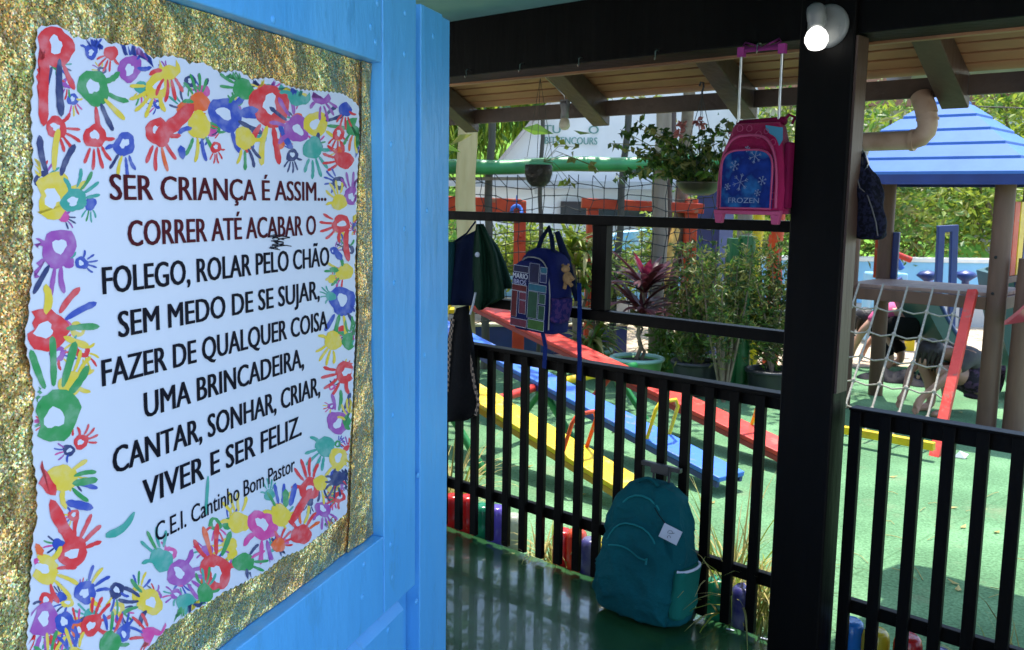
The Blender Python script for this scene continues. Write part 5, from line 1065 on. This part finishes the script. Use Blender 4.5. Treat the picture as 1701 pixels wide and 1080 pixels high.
def slats(p0, p1, z0, z1, cols):
    k = len(cols); d = (p1 - p0)/k; L_ = d.length; dn_ = d.normalized(); nn = dn_.cross(Z)
    for i, m in enumerate(cols):
        c = p0 + d*(i + 0.5); b = MB(); b.box(Vector((c.x, c.y, (z0 + z1)/2)), dn_*(L_*0.42), nn*0.018, Z*(z1 - z0)/2); b.build('slat', M[m], tw, bevel=0.006)
z1s = zof(1685, 335, 7.3)
slats(T(-0.03, 0.10, 0), T(-0.03, TB_ + 0.35, 0), zd + 0.13, z1s, ['redor', 'yellow', 'navy', 'redor', 'yellow', 'navy'])
slats(T(TA + 0.10, TB_ + 0.02, 0), T(TA - 0.12, TB_ + 0.02, 0), zd, zof(1440, 385, 8.3), ['redor', 'yellow', 'navy'])
# roof: stepped pyramid of five courses, with a navy fascia
ov = 0.26; apz = zof(1551, 150, 7.66); cc = T(TA/2, TB_/2, 0); hx_, hy_ = TA/2 + ov, TB_/2 + ov
b = MB(); nst = 6; zz0 = ze + 0.0
for i in range(nst):
    f0 = 1 - i/nst; f1 = 1 - (i + 1)/nst; za = ze + (apz - ze)*i/nst; zb2 = ze + (apz - ze)*(i + 1)/nst
    f0 = f0*1.0; lip = 0.022
    def ring(f, z): return [cc + U*sx*hx_*f + N*sy*hy_*f + Z*z for sx, sy in ((-1, -1), (1, -1), (1, 1), (-1, 1))]
    f0b = f0 + 0.0; r0 = ring(f0b, za - 0.0); r0b = ring(f0b, za + lip); r1 = ring(max(f1 + 0.018, 0.02), zb2 + (0.0 if i < nst - 1 else 0.0)); r2 = ring(max(f1, 0.015), zb2)
    V = r0 + r0b + r1 + r2
    b.add(V, [tuple(4*k_ + x for x in ()) for k_ in ()] + [(4*k_ + j, 4*k_ + (j+1) % 4, 4*(k_+1) + (j+1) % 4, 4*(k_+1) + j) for k_ in range(3) for j in range(4)], 0)
b.build('roof', M['roofblue'], tw)
b = MB()
for sy in (-1, 1): b.box(cc + N*sy*(hy_ - 0.012) + Z*(ze - 0.035), U*(hx_ - 0.002), N*0.010, Z*0.040)
for sx in (-1, 1): b.box(cc + U*sx*(hx_ - 0.012) + Z*(ze - 0.035), U*0.010, N*(hy_ - 0.024), Z*0.040)
b.build('roof_fascia', M['navy'], tw)
# rope net and its red and yellow frame
net = thing('net_ladder', 'pale rope climbing net with red side bars and yellow foot bar before the tower', 'rope ladder', tuple(PZ(1550, 762)))
foot = PZ(1552, 758); top = T(0.14, -0.10, zd + 0.02); footL = foot - U*0.98; topL = top - U*0.96
for a, c in ((foot, top), (footL, topL)):
    b = MB(); b.beam(a - Z*0.02, c, 0.07, 0.045, N); b.build('side_bar', M['red'], net, bevel=0.006)
b = MB(); b.beam(PZ(1552, 742, 0.0), PZ(1552, 742, 0.0) - U*1.02 + N*0.02, 0.05, 0.055); b.build('foot_bar', M['yellow'], net, bevel=0.005)
b = MB(); n_v, n_h = 5, 6; G_ = []
for i in range(n_v):
    t = (i + 0.5)/n_v; A = top - U*(0.96*t) + Z*0.0; B_ = foot - U*(0.98*t) + Z*0.06
    G_.append([A + (B_ - A)*(j/n_h) - N*0.0 - Z*0.018*sin(pi*j/n_h) for j in range(n_h + 1)])
for col in G_: b.tube(col, 0.0085, 8)
for j in range(1, n_h):
    pts = []
    A = top + (foot - top)*(j/n_h); B_ = topL + (footL - topL)*(j/n_h); seq = [A] + [g_[j] for g_ in G_] + [B_]
    for p, q in zip(seq[:-1], seq[1:]): pts += [p, (p + q)/2 - Z*0.022]
    pts.append(seq[-1]); b.tube(pts, 0.0065, 8)
    for g_ in G_: b.ball(g_[j], 0.017, 0.017, 0.021, 10)
b.build('rope_net', M['rope'], net)

# dark green slides behind the tower
def slide(label, a, c, wd, wall, Ya):
    a = Vector(a); c = Vector(c); t = thing('slide', label, 'slide', (c.x, c.y, GZ), 'slides'); d = (c - a); sd = d.cross(Z).normalized(); un = sd.cross(d).normalized()
    pts = [(-wd, wall), (-wd + 0.03, wall), (-wd + 0.05, 0.04), (-wd*0.5, 0.01), (0, 0), (wd*0.5, 0.01), (wd - 0.05, 0.04), (wd - 0.03, wall), (wd, wall), (wd, -0.03), (-wd, -0.03)]
    b = MB(); rr = []
    for k in range(9):
        f = k/8; p = a + d*f + un*(0.10*sin(pi*f*1.0)*-0.6); rr.append([p + sd*x + un*z for x, z in pts])
    b.rings(rr, 0, True, smooth=False); b.build('chute', M['slide'], t)
    for sg in (-1, 1):
        b = MB(); b.tube([a + d*(k/8) + un*(-0.06*sin(pi*k/8) + wall) + sd*sg*(wd - 0.015) for k in range(9)], 0.028, 8); b.build('edge_rim', M['navy'], t)
    b = MB()
    for sg in (-1, 1): b.tube([a + d*0.78 + sd*sg*wd*0.8 - un*0.03, Vector((a.x + d.x*0.78 + sd.x*sg*wd*0.8, a.y + d.y*0.78 + sd.y*sg*wd*0.8, GZ - 0.02))], 0.03, 8)
    b.build('leg', M['dark'], t)
slide('dark green slide with navy rims running down behind the tower deck', PY(1505, 478, 9.3), PY(1592, 618, 9.5), 0.24, 0.12, 0)
slide('dark green slide seen to the right of the front tower post', PY(1640, 450, 8.4), PY(1712, 690, 8.3), 0.26, 0.16, 0)
# maroon playhouse at the right edge
ph2 = thing('playhouse', 'small playhouse with a curved maroon awning at the right edge', 'playhouse', tuple(PZ(1695, 735)))
Yp = PZ(1690, 722).y
b = MB(); c = PY(1692, 600, Yp); b.tube([(c.x, c.y, GZ - 0.02), (c.x + 0.02, c.y, zof(1700, 430, Yp))], 0.075, 20); b.build('post', M['ecowood'], ph2)
b = MB(); rr = []
for k in range(13):
    f = k/12; q = PY(1668 + 80*f, 540 - 90*f + 10*sin(pi*f), Yp - 0.25 + 0.1*f); bk = q + N*0.9 + U*0.15
    rr.append([q, bk, bk + Z*0.03, q + Z*0.03])
b.rings(rr, 0, True, smooth=False); b.build('awning', M['maroon'], ph2)
b = MB(); q = PY(1700, 570, Yp + 0.02); b.box(q + U*0.12, U*0.13, N*0.02, Z*0.13); b.build('wall_panel', M['maroon'], ph2, bevel=0.01)
# navy arch and crossed painted bars beyond the deck
ar = MB(); Y_ = 10.4; aw = [PY(x, y, Y_) for x, y in ((1562, 470), (1563, 381), (1585, 379), (1588, 470))]
ar.beam(Vector((aw[0].x, Y_, GZ)), aw[1], 0.075, 0.06, Vector((0, 1, 0))); ar.beam(Vector((aw[3].x, Y_, GZ)), aw[2], 0.075, 0.06, Vector((0, 1, 0))); ar.beam(aw[1] - Vector((0.04, 0, 0)), aw[2] + Vector((0.04, 0, 0)), 0.06, 0.075)
tag(ar.build('climbing_arch', M['navy'], bevel=0.008), 'narrow navy blue climbing arch beyond the tower deck', 'arch')
cb = thing('turning_bars', 'crossed red, blue and green bars on a stand left of the navy arch', 'play equipment', (PY(1478, 440, 10.6).x, 10.6, GZ))
for a, c, m in (((1457, 410), (1513, 432), 'red'), ((1468, 393), (1498, 447), 'sblue'), ((1458, 418), (1474, 446), 'green')):
    b = MB(); b.tube([PY(*a, 10.6 + 0.06*(m == 'sblue')), PY(*c, 10.6 + 0.06*(m == 'sblue'))], 0.035, 10); b.build('bar', M[m], cb)
b = MB(); q = PY(1478, 418, 10.68); b.tube([(q.x, 10.68, GZ), (q.x, 10.68, q.z)], 0.04, 10); b.build('stand', M['darkpole'], cb)
b = MB(); b.beam(PY(1488, 366, 15.2), PY(1526, 367, 15.2), 0.1, 0.09); b.tube([PY(1490, 366, 15.25), Vector((PY(1490, 366, 15.25).x, 15.25, GZ))], 0.03); b.tube([PY(1524, 366, 15.25), Vector((PY(1524, 366, 15.25).x, 15.25, GZ))], 0.03)
tag(b.build('chin_up_bar', M['redor']), 'small red horizontal bar showing among the branches', 'play equipment')
for (px, lab) in ((1541, 'round blue seat left of the navy arch foot'), (1604, 'round blue seat right of the navy arch foot')):
    q = PY(px, 462, 10.9); b = MB(); b.lathe([(0.0, 0.0), (0.04, 0.0), (0.04, zof(px, 460, 10.9) - GZ - 0.05), (0.13, zof(px, 458, 10.9) - GZ), (0.09, zof(px, 452, 10.9) - GZ), (0, zof(px, 450, 10.9) - GZ + .01)], Vector((q.x, q.y, GZ)), 16, Z, cap=False); tag(b.build('round_seat', M['navy']), lab, 'seat', 'blue seats')
b = MB(); q = PY(1455, 490, 11.5); b.box((q.x + .1, 11.5, 0.35), Vector((0.22, 0, 0)), Vector((0, 0.15, 0)), Z*0.42); b.box((q.x + .1, 11.34, 0.45), Vector((0.1, 0, 0)), Vector((0, 0.02, 0)), Z*0.2); tag(b.build('plastic_cupboard', pm('aqua_plastic', (0.10, 0.50, 0.75), (0.4, 0.6, 0.75), 3, 0.4), bevel=0.02), 'pale blue plastic box behind the person in pink', 'box')
b = MB(); q = PY(1512, 533, 10.9); b.ball(q, 0.09, 0.09, 0.07, 14); b.box(Vector((q.x, q.y, (q.z + GZ)/2)), Vector((.05, 0, 0)), Vector((0, .05, 0)), Z*((q.z - GZ)/2)); tag(b.build('sand_toy', M['yellow']), 'yellow toy on the sand left of the green slide', 'toy')

# ================================================================== PEOPLE
def skin(name, nodes, edges, mat, parent, root=0, sub=2):    # nodes: (point, radius) ; one continuous grown surface
    me = bpy.data.meshes.new(name); o0 = Vector(parent['_w'])
    me.from_pydata([Vector(p) - o0 for p, r in nodes], edges, []); me.materials.append(mat)
    o = bpy.data.objects.new(name, me); COL.objects.link(o); o.parent = parent
    sk_ = o.modifiers.new('skin', 'SKIN'); sk_.use_smooth_shade = True
    for i, (p, r) in enumerate(nodes):
        v = me.skin_vertices[0].data[i]; rr = r if isinstance(r, tuple) else (r, r); v.radius = rr; v.use_root = (i == root)
    ss = o.modifiers.new('sub', 'SUBSURF'); ss.levels = sub; ss.render_levels = sub
    return o
def squat(name_label, base, fwd, sc, sets, headdown, armspread=0.12, cloth='purplefab', top='greyfab', hairlen=1.0, pants=None):
    f = Vector(fwd).normalized(); s_ = f.cross(Z).normalized()      # s_: to the right of the person
    P = lambda x, y, z: base + (f*x + s_*y + Z*z)*sc
    t = thing('person', name_label, 'person', tuple(base))
    sp_ = sets
    pel, spn, chs, nck, hd = sp_['pelvis'], sp_['spine'], sp_['chest'], sp_['neck'], sp_['head']
    nodes = [(P(pel[0], 0, pel[1]), .12*sc), (P(spn[0], 0, spn[1]), .11*sc), (P(chs[0], 0, chs[1]), .125*sc), (P(nck[0], 0, nck[1]), .055*sc), (P(*hd), .085*sc)]
    edges = [(0, 1), (1, 2), (2, 3), (3, 4)]
    hx = (hd[0] + 0.10*sp_['face'][0], hd[1], hd[2] + 0.10*sp_['face'][1]); nodes.append((P(*hx), .075*sc)); edges.append((4, 5))
    for sg in (-1, 1):
        i = len(nodes); k = sp_['knee']; an = sp_['ankle']; yk = sg*k[1]; ya = sg*an[1]
        nodes += [(P(pel[0] + .02, sg*.10, pel[1] - .01), .10*sc), (P((pel[0] + k[0])/2, (sg*.10 + yk)/2, (pel[1] + k[2])/2), .085*sc), (P(k[0], yk, k[2]), .062*sc), (P((k[0] + an[0])/2 - .03, (yk + ya)/2, (k[2] + an[2])/2 + .02), .056*sc), (P(an[0], ya, an[2]), .038*sc), (P(an[0] + .02, ya, .035), .040*sc), (P(an[0] + .15, ya + sg*.02, .025), (.040*sc, .025*sc))]
        edges += [(0, i)] + [(i + q, i + q + 1) for q in range(6)]
        i = len(nodes); el = sp_['elbow']; ha = sp_['hand']
        nodes += [(P(chs[0] + .03, sg*.17, chs[1] + .01), .055*sc), (P(el[0], sg*el[1], el[2]), .040*sc), (P(ha[0], sg*ha[1], ha[2]), .028*sc), (P(ha[0] + .05*sp_['hd'][0], sg*ha[1], ha[2] + .05*sp_['hd'][1]), (.040*sc, .02*sc))]
        edges += [(2, i), (i, i + 1), (i + 1, i + 2), (i + 2, i + 3)]
        pk_ = len(nodes) - 1
        for kf, (dy, ln) in enumerate(((-.03, .06), (-.01, .075), (.01, .072), (.03, .058), (.045, .04))):
            j = len(nodes); q0 = ha[0] + .06*sp_['hd'][0]; z0 = ha[2] + .06*sp_['hd'][1]
            if kf == 4: q0 -= .03*sp_['hd'][0]; z0 -= .03*sp_['hd'][1]
            nodes += [(P(q0 + ln*.55*sp_['hd'][0], sg*ha[1] + dy*1.1, z0 + ln*.55*sp_['hd'][1]), .0095*sc), (P(q0 + ln*sp_['hd'][0], sg*ha[1] + dy*1.15, z0 + ln*sp_['hd'][1] - .012), .008*sc)]
            edges += [(pk_, j), (j, j + 1)]
    skin('body', nodes, edges, M['skin'], t)
    # clothes follow the body
    nodes = [(P(pel[0], 0, pel[1]), .152*sc), (P(spn[0], 0, spn[1]), .148*sc), (P(chs[0] - .05, 0, chs[1] - .02), .150*sc)]; edges = [(0, 1), (1, 2)]
    for sg in (-1, 1):
        i = len(nodes); k = sp_['knee']; m_ = sp_.get('hem', 0.72)
        nodes += [(P(pel[0] + .03, sg*.12, pel[1]), .125*sc), (P(pel[0] + (k[0] - pel[0])*m_, sg*(.12 + (k[1] - .12)*m_), pel[1] + (k[2] - pel[1])*m_), .096*sc)]; edges += [(0, i), (i, i + 1)]
        if pants: a_ = sp_['ankle']; j = len(nodes); nodes += [(P(k[0], sg*k[1], k[2]), .085*sc), (P((k[0] + a_[0])/2, sg*(k[1] + a_[1])/2, (k[2] + a_[2])/2), .072*sc), (P(a_[0], sg*a_[1], a_[2] + .04), .062*sc)]; edges += [(i + 1, j), (j, j + 1), (j + 1, j + 2)]
    skin('trousers' if pants else 'dress', nodes, edges, M[pants or cloth], t)
    nodes = [(P(spn[0] + .04, 0, spn[1] + .02), .146*sc), (P(chs[0], 0, chs[1]), .158*sc), (P(nck[0] - .03, 0, nck[1] - .01), .085*sc)]; edges = [(0, 1), (1, 2)]
    for sg in (-1, 1):
        i = len(nodes); el = sp_['elbow']
        nodes += [(P(chs[0] + .03, sg*.18, chs[1] + .01), .075*sc), (P((chs[0] + .03)*.4 + el[0]*.6, sg*(.18*.4 + el[1]*.6), (chs[1] + .01)*.4 + el[2]*.6), .060*sc)]; edges += [(1, i), (i, i + 1)]
    skin('shirt', nodes, edges, M[top], t)
    b = MB(); hb = P(hd[0] - .035*sp_['face'][0], hd[1], hd[2] - .035*sp_['face'][1] + .02); fx = (f*sp_['face'][0] + Z*sp_['face'][1]).normalized(); b.ball(hb, .108*sc, .100*sc, .112*sc, 16, ax=(fx, s_, fx.cross(s_)))
    for k in range(int(14*hairlen)):
        a = k*2.4; q = hb + (s_*cos(a) + fx.cross(s_)*sin(a))*.085*sc; b.tube([q, q - Z*.05*sc + f*.02*sc, q - Z*.13*sc*hairlen + f*.03*sc], [.028*sc, .022*sc, .006*sc], 6)
    b.build('hair', M['hair'], t)
    b = MB(); fc = P(hx[0], hx[1], hx[2]); upf = fx.cross(s_); 
    if upf.z < 0 and abs(fx.z) < .9: upf = -upf
    for sg in (-1, 1): b.ball(fc + fx*.060*sc + s_*sg*.03*sc + upf*.01*sc, .011*sc, n=8)
    b.build('eyes', M['dark'], t)
    b = MB(); b.ball(fc + fx*.075*sc - upf*.015*sc, .016*sc, .014*sc, .022*sc, 8); b.build('nose', M['skin'], t)
    return t
wL = Vector((-1, -0.15, 0))
bs1 = PZ(1556, 692)
squat('person squatting on the turf in a grey shirt and dark printed dress, head bowed', bs1 + Vector((0.06, 0.10, 0)), wL, 1.0,
      dict(pelvis=(-.36, .25), spine=(-.34, .40), chest=(-.16, .50), neck=(.00, .52), head=(.13, 0, .47), face=(.5, -.85), knee=(.10, .13, .40), ankle=(0.0, .11, .09), elbow=(.12, .24, .34), hand=(.24, .12, .16), hd=(.4, -.9), hem=0.62), 1)
bs2 = PZ(1476, 612)
squat('person in a pink shirt and black trousers bending down behind the rope net', bs2 + Vector((0.05, 0, 0)), Vector((-0.75, 0.65, 0)), 1.1,
      dict(pelvis=(-.22, .40), spine=(-.12, .50), chest=(.05, .53), neck=(.20, .47), head=(.31, 0, .40), face=(.5, -.85), knee=(.14, .20, .42), ankle=(-.02, .14, .09), elbow=(.22, .26, .36), hand=(.34, .16, .14), hd=(.3, -.95), hem=0.9), 1, top='pinkfab', pants='blackfab')
# dark jacket lying on the turf
b = MB(); o = PZ(1488, 632); n = 18; V = []
for j in range(10):
    for i in range(n):
        x = (i/(n - 1) - 0.5)*0.62; y = (j/9 - 0.5)*0.34; e = max(0, 1 - (2*x/0.62)**4)*max(0, 1 - (2*y/0.34)**4)
        V.append(o + U*(x*(1 + .1*sin(j*1.3))) + N*(y*(1 + .15*sin(i*.9))) + Z*(0.006 + e*(0.07 + 0.03*sin(i*1.1 + j*.5) + 0.025*sin(j*1.7 - i*.6))))
b.add(V, [(j*n + i, j*n + i + 1, (j+1)*n + i + 1, (j+1)*n + i) for j in range(9) for i in range(n - 1)], 0, True)
tag(b.build('cloth_jacket', pm('dark_slate_fabric', (0.005, 0.005, 0.008), (0.013, 0.014, 0.02), 5, 0.6, 0.4, 40, spec=0.07)), 'dark jacket lying crumpled on the turf between the two people', 'jacket')
b = MB(); o = PZ(1591, 762); b.add([o + U*x + N*y + Z*z for x, y, z in ((-.03, 0, .005), (.04, .02, .004), (.05, .06, .03), (-.01, .07, .006), (0, .03, .05))], [(0, 1, 4), (1, 2, 4), (2, 3, 4), (3, 0, 4)])
tag(b.build('paper_scrap', M['white']), 'crumpled white paper scrap on the turf right of the red bar foot', 'paper')
# fallen twigs and leaves
rg = random.Random(4)
for i in range(16):
    p = PZ(rg.uniform(1430, 1690), rg.uniform(800, 1020)); p.z = GZ + 0.006; a = rg.uniform(0, 6.3); L_ = rg.uniform(0.05, 0.22); d = Vector((cos(a), sin(a), 0))
    b = MB(); b.tube([p, p + d*L_*0.5 + Vector((0.01, 0.012, 0.004)), p + d*L_], 0.0018, 4); tag(b.build('twig', M['straw']), 'thin dry twig lying on the sunlit turf', 'twig', 'twigs on the turf')
for i in range(40):
    p = PZ(rg.uniform(740, 1690), rg.uniform(650, 1000)); p.z = GZ + 0.008; b = MB(); b.leaf(p, Vector((rg.uniform(-1, 1), rg.uniform(-1, 1), 0.1)), 0.06, 0.028, 0, Z); tag(b.build('fallen_leaf', M['straw']), 'dry fallen leaf on the turf', 'leaf', 'fallen leaves')
for i, (px, py, m) in enumerate(((1282, 1040, 'green'), (1206, 1045, 'tagpaper'), (1262, 1060, 'tagpaper'))):
    p = PZ(px, py, 0.004); b = MB()
    if m == 'green': b.leaf(p, U + N*0.3, 0.07, 0.03, 0, Z); b.leaf(p, U*0.3 + N, 0.05, 0.02, 0, Z); tag(b.build('plastic_scrap', M[m]), 'green plastic scrap on the floor at the post foot', 'scrap')
    else: b.prism([(0, 0), (.028, .004), (.03, .012), (.004, .01)], p, U, N, Z*0.002); tag(b.build('paper_scrap', M[m]), ('small white scrap on the floor beside the teal backpack', 'tiny white scrap on the floor close to the black post')[i - 1], 'scrap')

# ================================================================== BACKGROUND
# white gabled wall with green lettering
ww = thing('white_wall', 'white rendered wall with a sloping top and green letters above the yard', 'wall', (2, 16, GZ), None)
Yw = 16.0
pw_ = [PY(x, y, Yw) for x, y in ((818, 285), (882, 206), (1000, 80), (1235, 60), (1262, 160))]
poly = [(pw_[0].x - 0.6, GZ)] + [(pw_[0].x - 0.4, pw_[0].z - 0.35)] + [(p.x, p.z) for p in pw_] + [(pw_[-1].x, GZ)]
b = MB(); b.prism(poly, Vector((0, Yw, 0)), Vector((1, 0, 0)), Z, Vector((0, 0.3, 0))); b.build('wall_face', pm('bright_white_render', (0.76, 0.74, 0.72), (0.68, 0.66, 0.64), 1.5, 0.9, 0.2, 20), ww)
b = MB(); q = [PY(x, y, Yw - 0.02) for x, y in ((818, 283), (882, 204), (1000, 78))]
for p, r_ in zip(q[:-1], q[1:]): b.beam(p, r_, 0.4, 0.05)
b.build('wall_coping', pm('pinkish_coping', (0.55, 0.47, 0.43), None, 4, 0.8), ww)
b = MB(); L0 = PY(905, 239, Yw - 0.03); L1 = PY(992, 238, Yw - 0.03); put_text(b, 'BITTENCOURS', L0, Vector((1, 0, 0)), Z, L1.x - L0.x, 0.115, 0, 0.03); b.build('lettering', M['sign_teal'], ww)
b = MB(); L0 = PY(903, 221, Yw - 0.03); put_text(b, 'TU       O', L0, Vector((1, 0, 0)), Z, L1.x - L0.x + 0.02, 0.13, 0, 0.03); b.build('lettering', M['sign_teal'], ww)
b = MB(); b.box((PY(900, 305, 15.9).x + 0.8, 15.85, zof(900, 306, 15.9)), Vector((2.6, 0, 0)), Vector((0, 0.08, 0)), Z*0.06); b.build('ledge', M['concrete'], ww)
b = MB(); c = PY(1040, 350, 15.92); b.box(c, Vector((1.1, 0, 0)), Vector((0, 0.06, 0)), Z*0.14); b.build('window', M['window'], ww)
# trees
def tree(label, x, y, h, cr, mats, n, ln, seed, gz=GZ, weep=False, tr=0.12, cw=None, cz=0.62):
    rg = random.Random(seed); t = thing('tree', label, 'tree', (x, y, gz), 'trees beyond the yard'); base = Vector((x, y, gz - 0.05)); b = MB(); tips = []
    fork = base + Vector((rg.uniform(-.2, .2), rg.uniform(-.2, .2), h*0.36)); b.tube([base, base + (fork - base)*0.5 + Vector((.05, .03, 0)), fork], [tr*1.25, tr, tr*0.85], 10)
    for k in range(8):
        a = k*2.4 + rg.uniform(-.4, .4); e = rg.uniform(0.25, 1.2); L_ = cr*rg.uniform(0.75, 1.2)
        m1 = fork + Vector((cos(a)*L_*0.5, sin(a)*L_*0.5, L_*e*0.5 + .1)); m2 = fork + Vector((cos(a)*L_, sin(a)*L_, L_*e*0.9 + rg.uniform(-.2, .3)*cr)); b.tube([fork, m1, m2], [tr*0.55, tr*0.35, tr*0.12], 7)
        for q in range(5):
            w_ = rg.uniform(0.45, 1.05); tips.append(fork*(1-w_)**2 + m1*2*w_*(1-w_) + m2*w_*w_ + Vector((rg.gauss(0, .3), rg.gauss(0, .3), rg.gauss(0, .25)))*cr*0.6)
        tips.append(m2)
    b.build('trunk', M['bark'], t); b = MB()
    for k in range(n):
        c = rg.choice(tips); q = c + Vector((rg.gauss(0, 1), rg.gauss(0, 1), rg.gauss(0, .8)))*cr*0.21
        d = Vector((rg.gauss(0, 1), rg.gauss(0, 1), rg.gauss(-0.3, .7) - (2.5 if weep else 0)))
        if weep: q = q + Vector((0, 0, -rg.random()**1.5*cr*0.8))
        L_ = ln*rg.uniform(0.6, 1.3); b.leaf(q, d, L_, L_*(0.22 if weep else 0.38), rg.choice((0, 0, 1, 2)), Vector((rg.gauss(0, 1), rg.gauss(0, 1), rg.gauss(0, 1))))
    b.build('crown', [M[m] for m in mats], t); return t
AB = ('leafA', 'leafB', 'leafD'); BB = ('leafB', 'leafB', 'leafA'); CC = ('leafC', 'leafA', 'leafD')
tree('leafy tree with forked pale branches behind the tower deck', 5.2, 14.3, 3.2, 1.6, AB, 7800, 0.144, 1, tr=0.14)
tree('broad sunlit tree right of the forked one beyond the blue wall', 7.6, 14.8, 3.2, 1.7, BB, 6900, 0.144, 2)
tree('low bushy tree half hidden behind the thick black post', 4.3, 17.5, 3.6, 1.7, AB, 5400, 0.158, 3)
tree('tall yellow-green tree above the right side of the blue roof', 11.0, 20.5, 5.0, 2.3, BB, 6300, 0.202, 4)
tree('small bright tree at the far right beyond the white picket fence', 13.2, 24, 5.5, 2.4, BB, 5400, 0.216, 5)
tree('weeping yellow-green tree above the lawn bank at the far left', -1.9, 20.2, 5.6, 1.9, BB, 6300, 0.302, 6, gz=1.6, weep=True)
tree('second weeping tree further right along the lawn bank', 0.2, 21.2, 5.9, 1.8, BB, 5700, 0.302, 7, gz=1.9, weep=True)
tree('dark tree at the back of the lawn behind the weeping trees', -3.5, 27, 7.5, 2.6, CC, 5400, 0.252, 8, gz=3.2)
tree('round bright bush-like tree between the pale log and the bottle planter', 0.35, 12.0, 1.95, 0.62, BB, 4500, 0.094, 9, tr=0.05)
tree('small light green tree in front of the white wall', 1.25, 12.3, 1.9, 0.6, AB, 3900, 0.094, 10, tr=0.05)
tree('leafy young tree behind the blue post', 3.1, 13.8, 2.3, 0.8, BB, 3900, 0.108, 11, tr=0.06)
tree('short leafy tree over the light blue wall at the far left', -1.1, 12.2, 1.7, 0.65, AB, 3600, 0.094, 12, tr=0.05)
tree('dense tree closing the gap left of the blue roof', 4.9, 18.5, 5.0, 1.9, BB, 5400, 0.173, 13)
tree('slim tree added behind the thick greyed log to shade the pots', 1.62, 10.1, 9.0, 1.5, AB, 2200, 0.16, 22, tr=0.07)  # added tree, its high crown placed to throw shade on pots and logs
tree('big spreading tree at the left edge of the yard shading the seesaws and pots', -2.9, 10.4, 6.2, 3.0, CC, 5200, 0.26, 21, tr=0.2)
# pale houses and a white picket fence far right
hs = thing('house', 'pale cream house with a clay roof half hidden by the trees', 'house', (9, 23, GZ))
b = MB(); b.box((9.5, 25, 1.9), Vector((4.5, 0, 0)), Vector((0, 2, 0)), Z*2.0); b.build('wall', M['housewall'], hs)
b = MB(); b.prism([(-4.9, 3.88), (4.9, 3.88), (3.4, 5.0), (-3.4, 5.0)], Vector((9.5, 22.7, 0)), Vector((1, 0, 0)), Z, Vector((0, 4.6, 0))); b.build('roof', M['tile'], hs)
for x in (6.6, 9.2, 11.8):
    b = MB(); b.box((x, 22.98, 2.1), Vector((0.5, 0, 0)), Vector((0, 0.04, 0)), Z*0.55); b.build('window', M['window'], hs)
gh = thing('house', 'low grey-roofed house beyond the lawn on the left', 'house', (-4, 30, 3.5))
b = MB(); b.box((-3, 32, 4.4), Vector((5, 0, 0)), Vector((0, 2, 0)), Z*1.5); b.build('wall', M['housewall'], gh)
b = MB(); b.prism([(-5.4, 5.88), (5.4, 5.88), (4, 7.0), (-4, 7.0)], Vector((-3, 29.8, 0)), Vector((1, 0, 0)), Z, Vector((0, 4.4, 0))); b.build('roof', M['roofsheet'], gh)
pf = thing('picket_fence', 'white picket fence far off above the right slope of the blue roof', 'fence', (11.6, 22, 0.1)); b = MB()
zb_ = zof(1690, 217, 21.5); zt_ = zof(1690, 196, 21.5)
for i in range(40): b.box((9.6 + i*0.16, 21.5, (zb_ + zt_)/2), Vector((0.045, 0, 0)), Vector((0, 0.015, 0)), Z*((zt_ - zb_)/2))
b.build('pickets', M['white'], pf); b = MB(); b.box((12.8, 21.53, zb_ + 0.06), Vector((3.3, 0, 0)), Vector((0, 0.012, 0)), Z*0.03); b.box((12.8, 21.53, (zb_ + GZ)/2), Vector((3.3, 0, 0)), Vector((0, 0.012, 0)), Z*((zb_ - GZ)/2)); b.build('fence_base', M['concrete'], pf)
hd_ = MB(); rg = random.Random(31)
for k in range(5200):
    q = Vector((rg.uniform(9.0, 15.5), rg.uniform(19.2, 20.2), rg.uniform(1.2, zof(1690, 222, 19.7)) + 0.06*rg.gauss(0, 1))); hd_.leaf(q, Vector((rg.gauss(0, 1), rg.gauss(0, 1), rg.gauss(0.4, 1))), 0.2, 0.08, rg.choice((0, 0, 1)))
tag(hd_.build('hedge', [M['leafB'], M['leafA']]), 'clipped bright green hedge in front of the white picket fence', 'hedge')
hd_ = MB()
for k in range(9000):
    q = Vector((rg.uniform(-10, 16), 27 + rg.uniform(-1, 1), rg.uniform(0.0, 3.4) + (3.2 if False else 0) + 0.2*rg.gauss(0, 1))); 
    if q.x < 2: q.z += 2.6
    hd_.leaf(q, Vector((rg.gauss(0, 1), rg.gauss(0, 1), rg.gauss(0, 1))), 0.5, 0.26, rg.choice((0, 1, 2)))
o = hd_.build('distant_greenery', [M['leafA'], M['leafC'], M['leafB']]); o['kind'] = 'stuff'
# overhead cable
b = MB(); b.tube([PY(1590, 176, 17), PY(1650, 178, 17), PY(1760, 182, 17)], 0.012, 5); tag(b.build('cable', M['darkpole']), 'thin dark cable crossing above the blue roof', 'cable')
for o in list(bpy.data.objects):
    if '_w' in o.keys(): del o['_w']
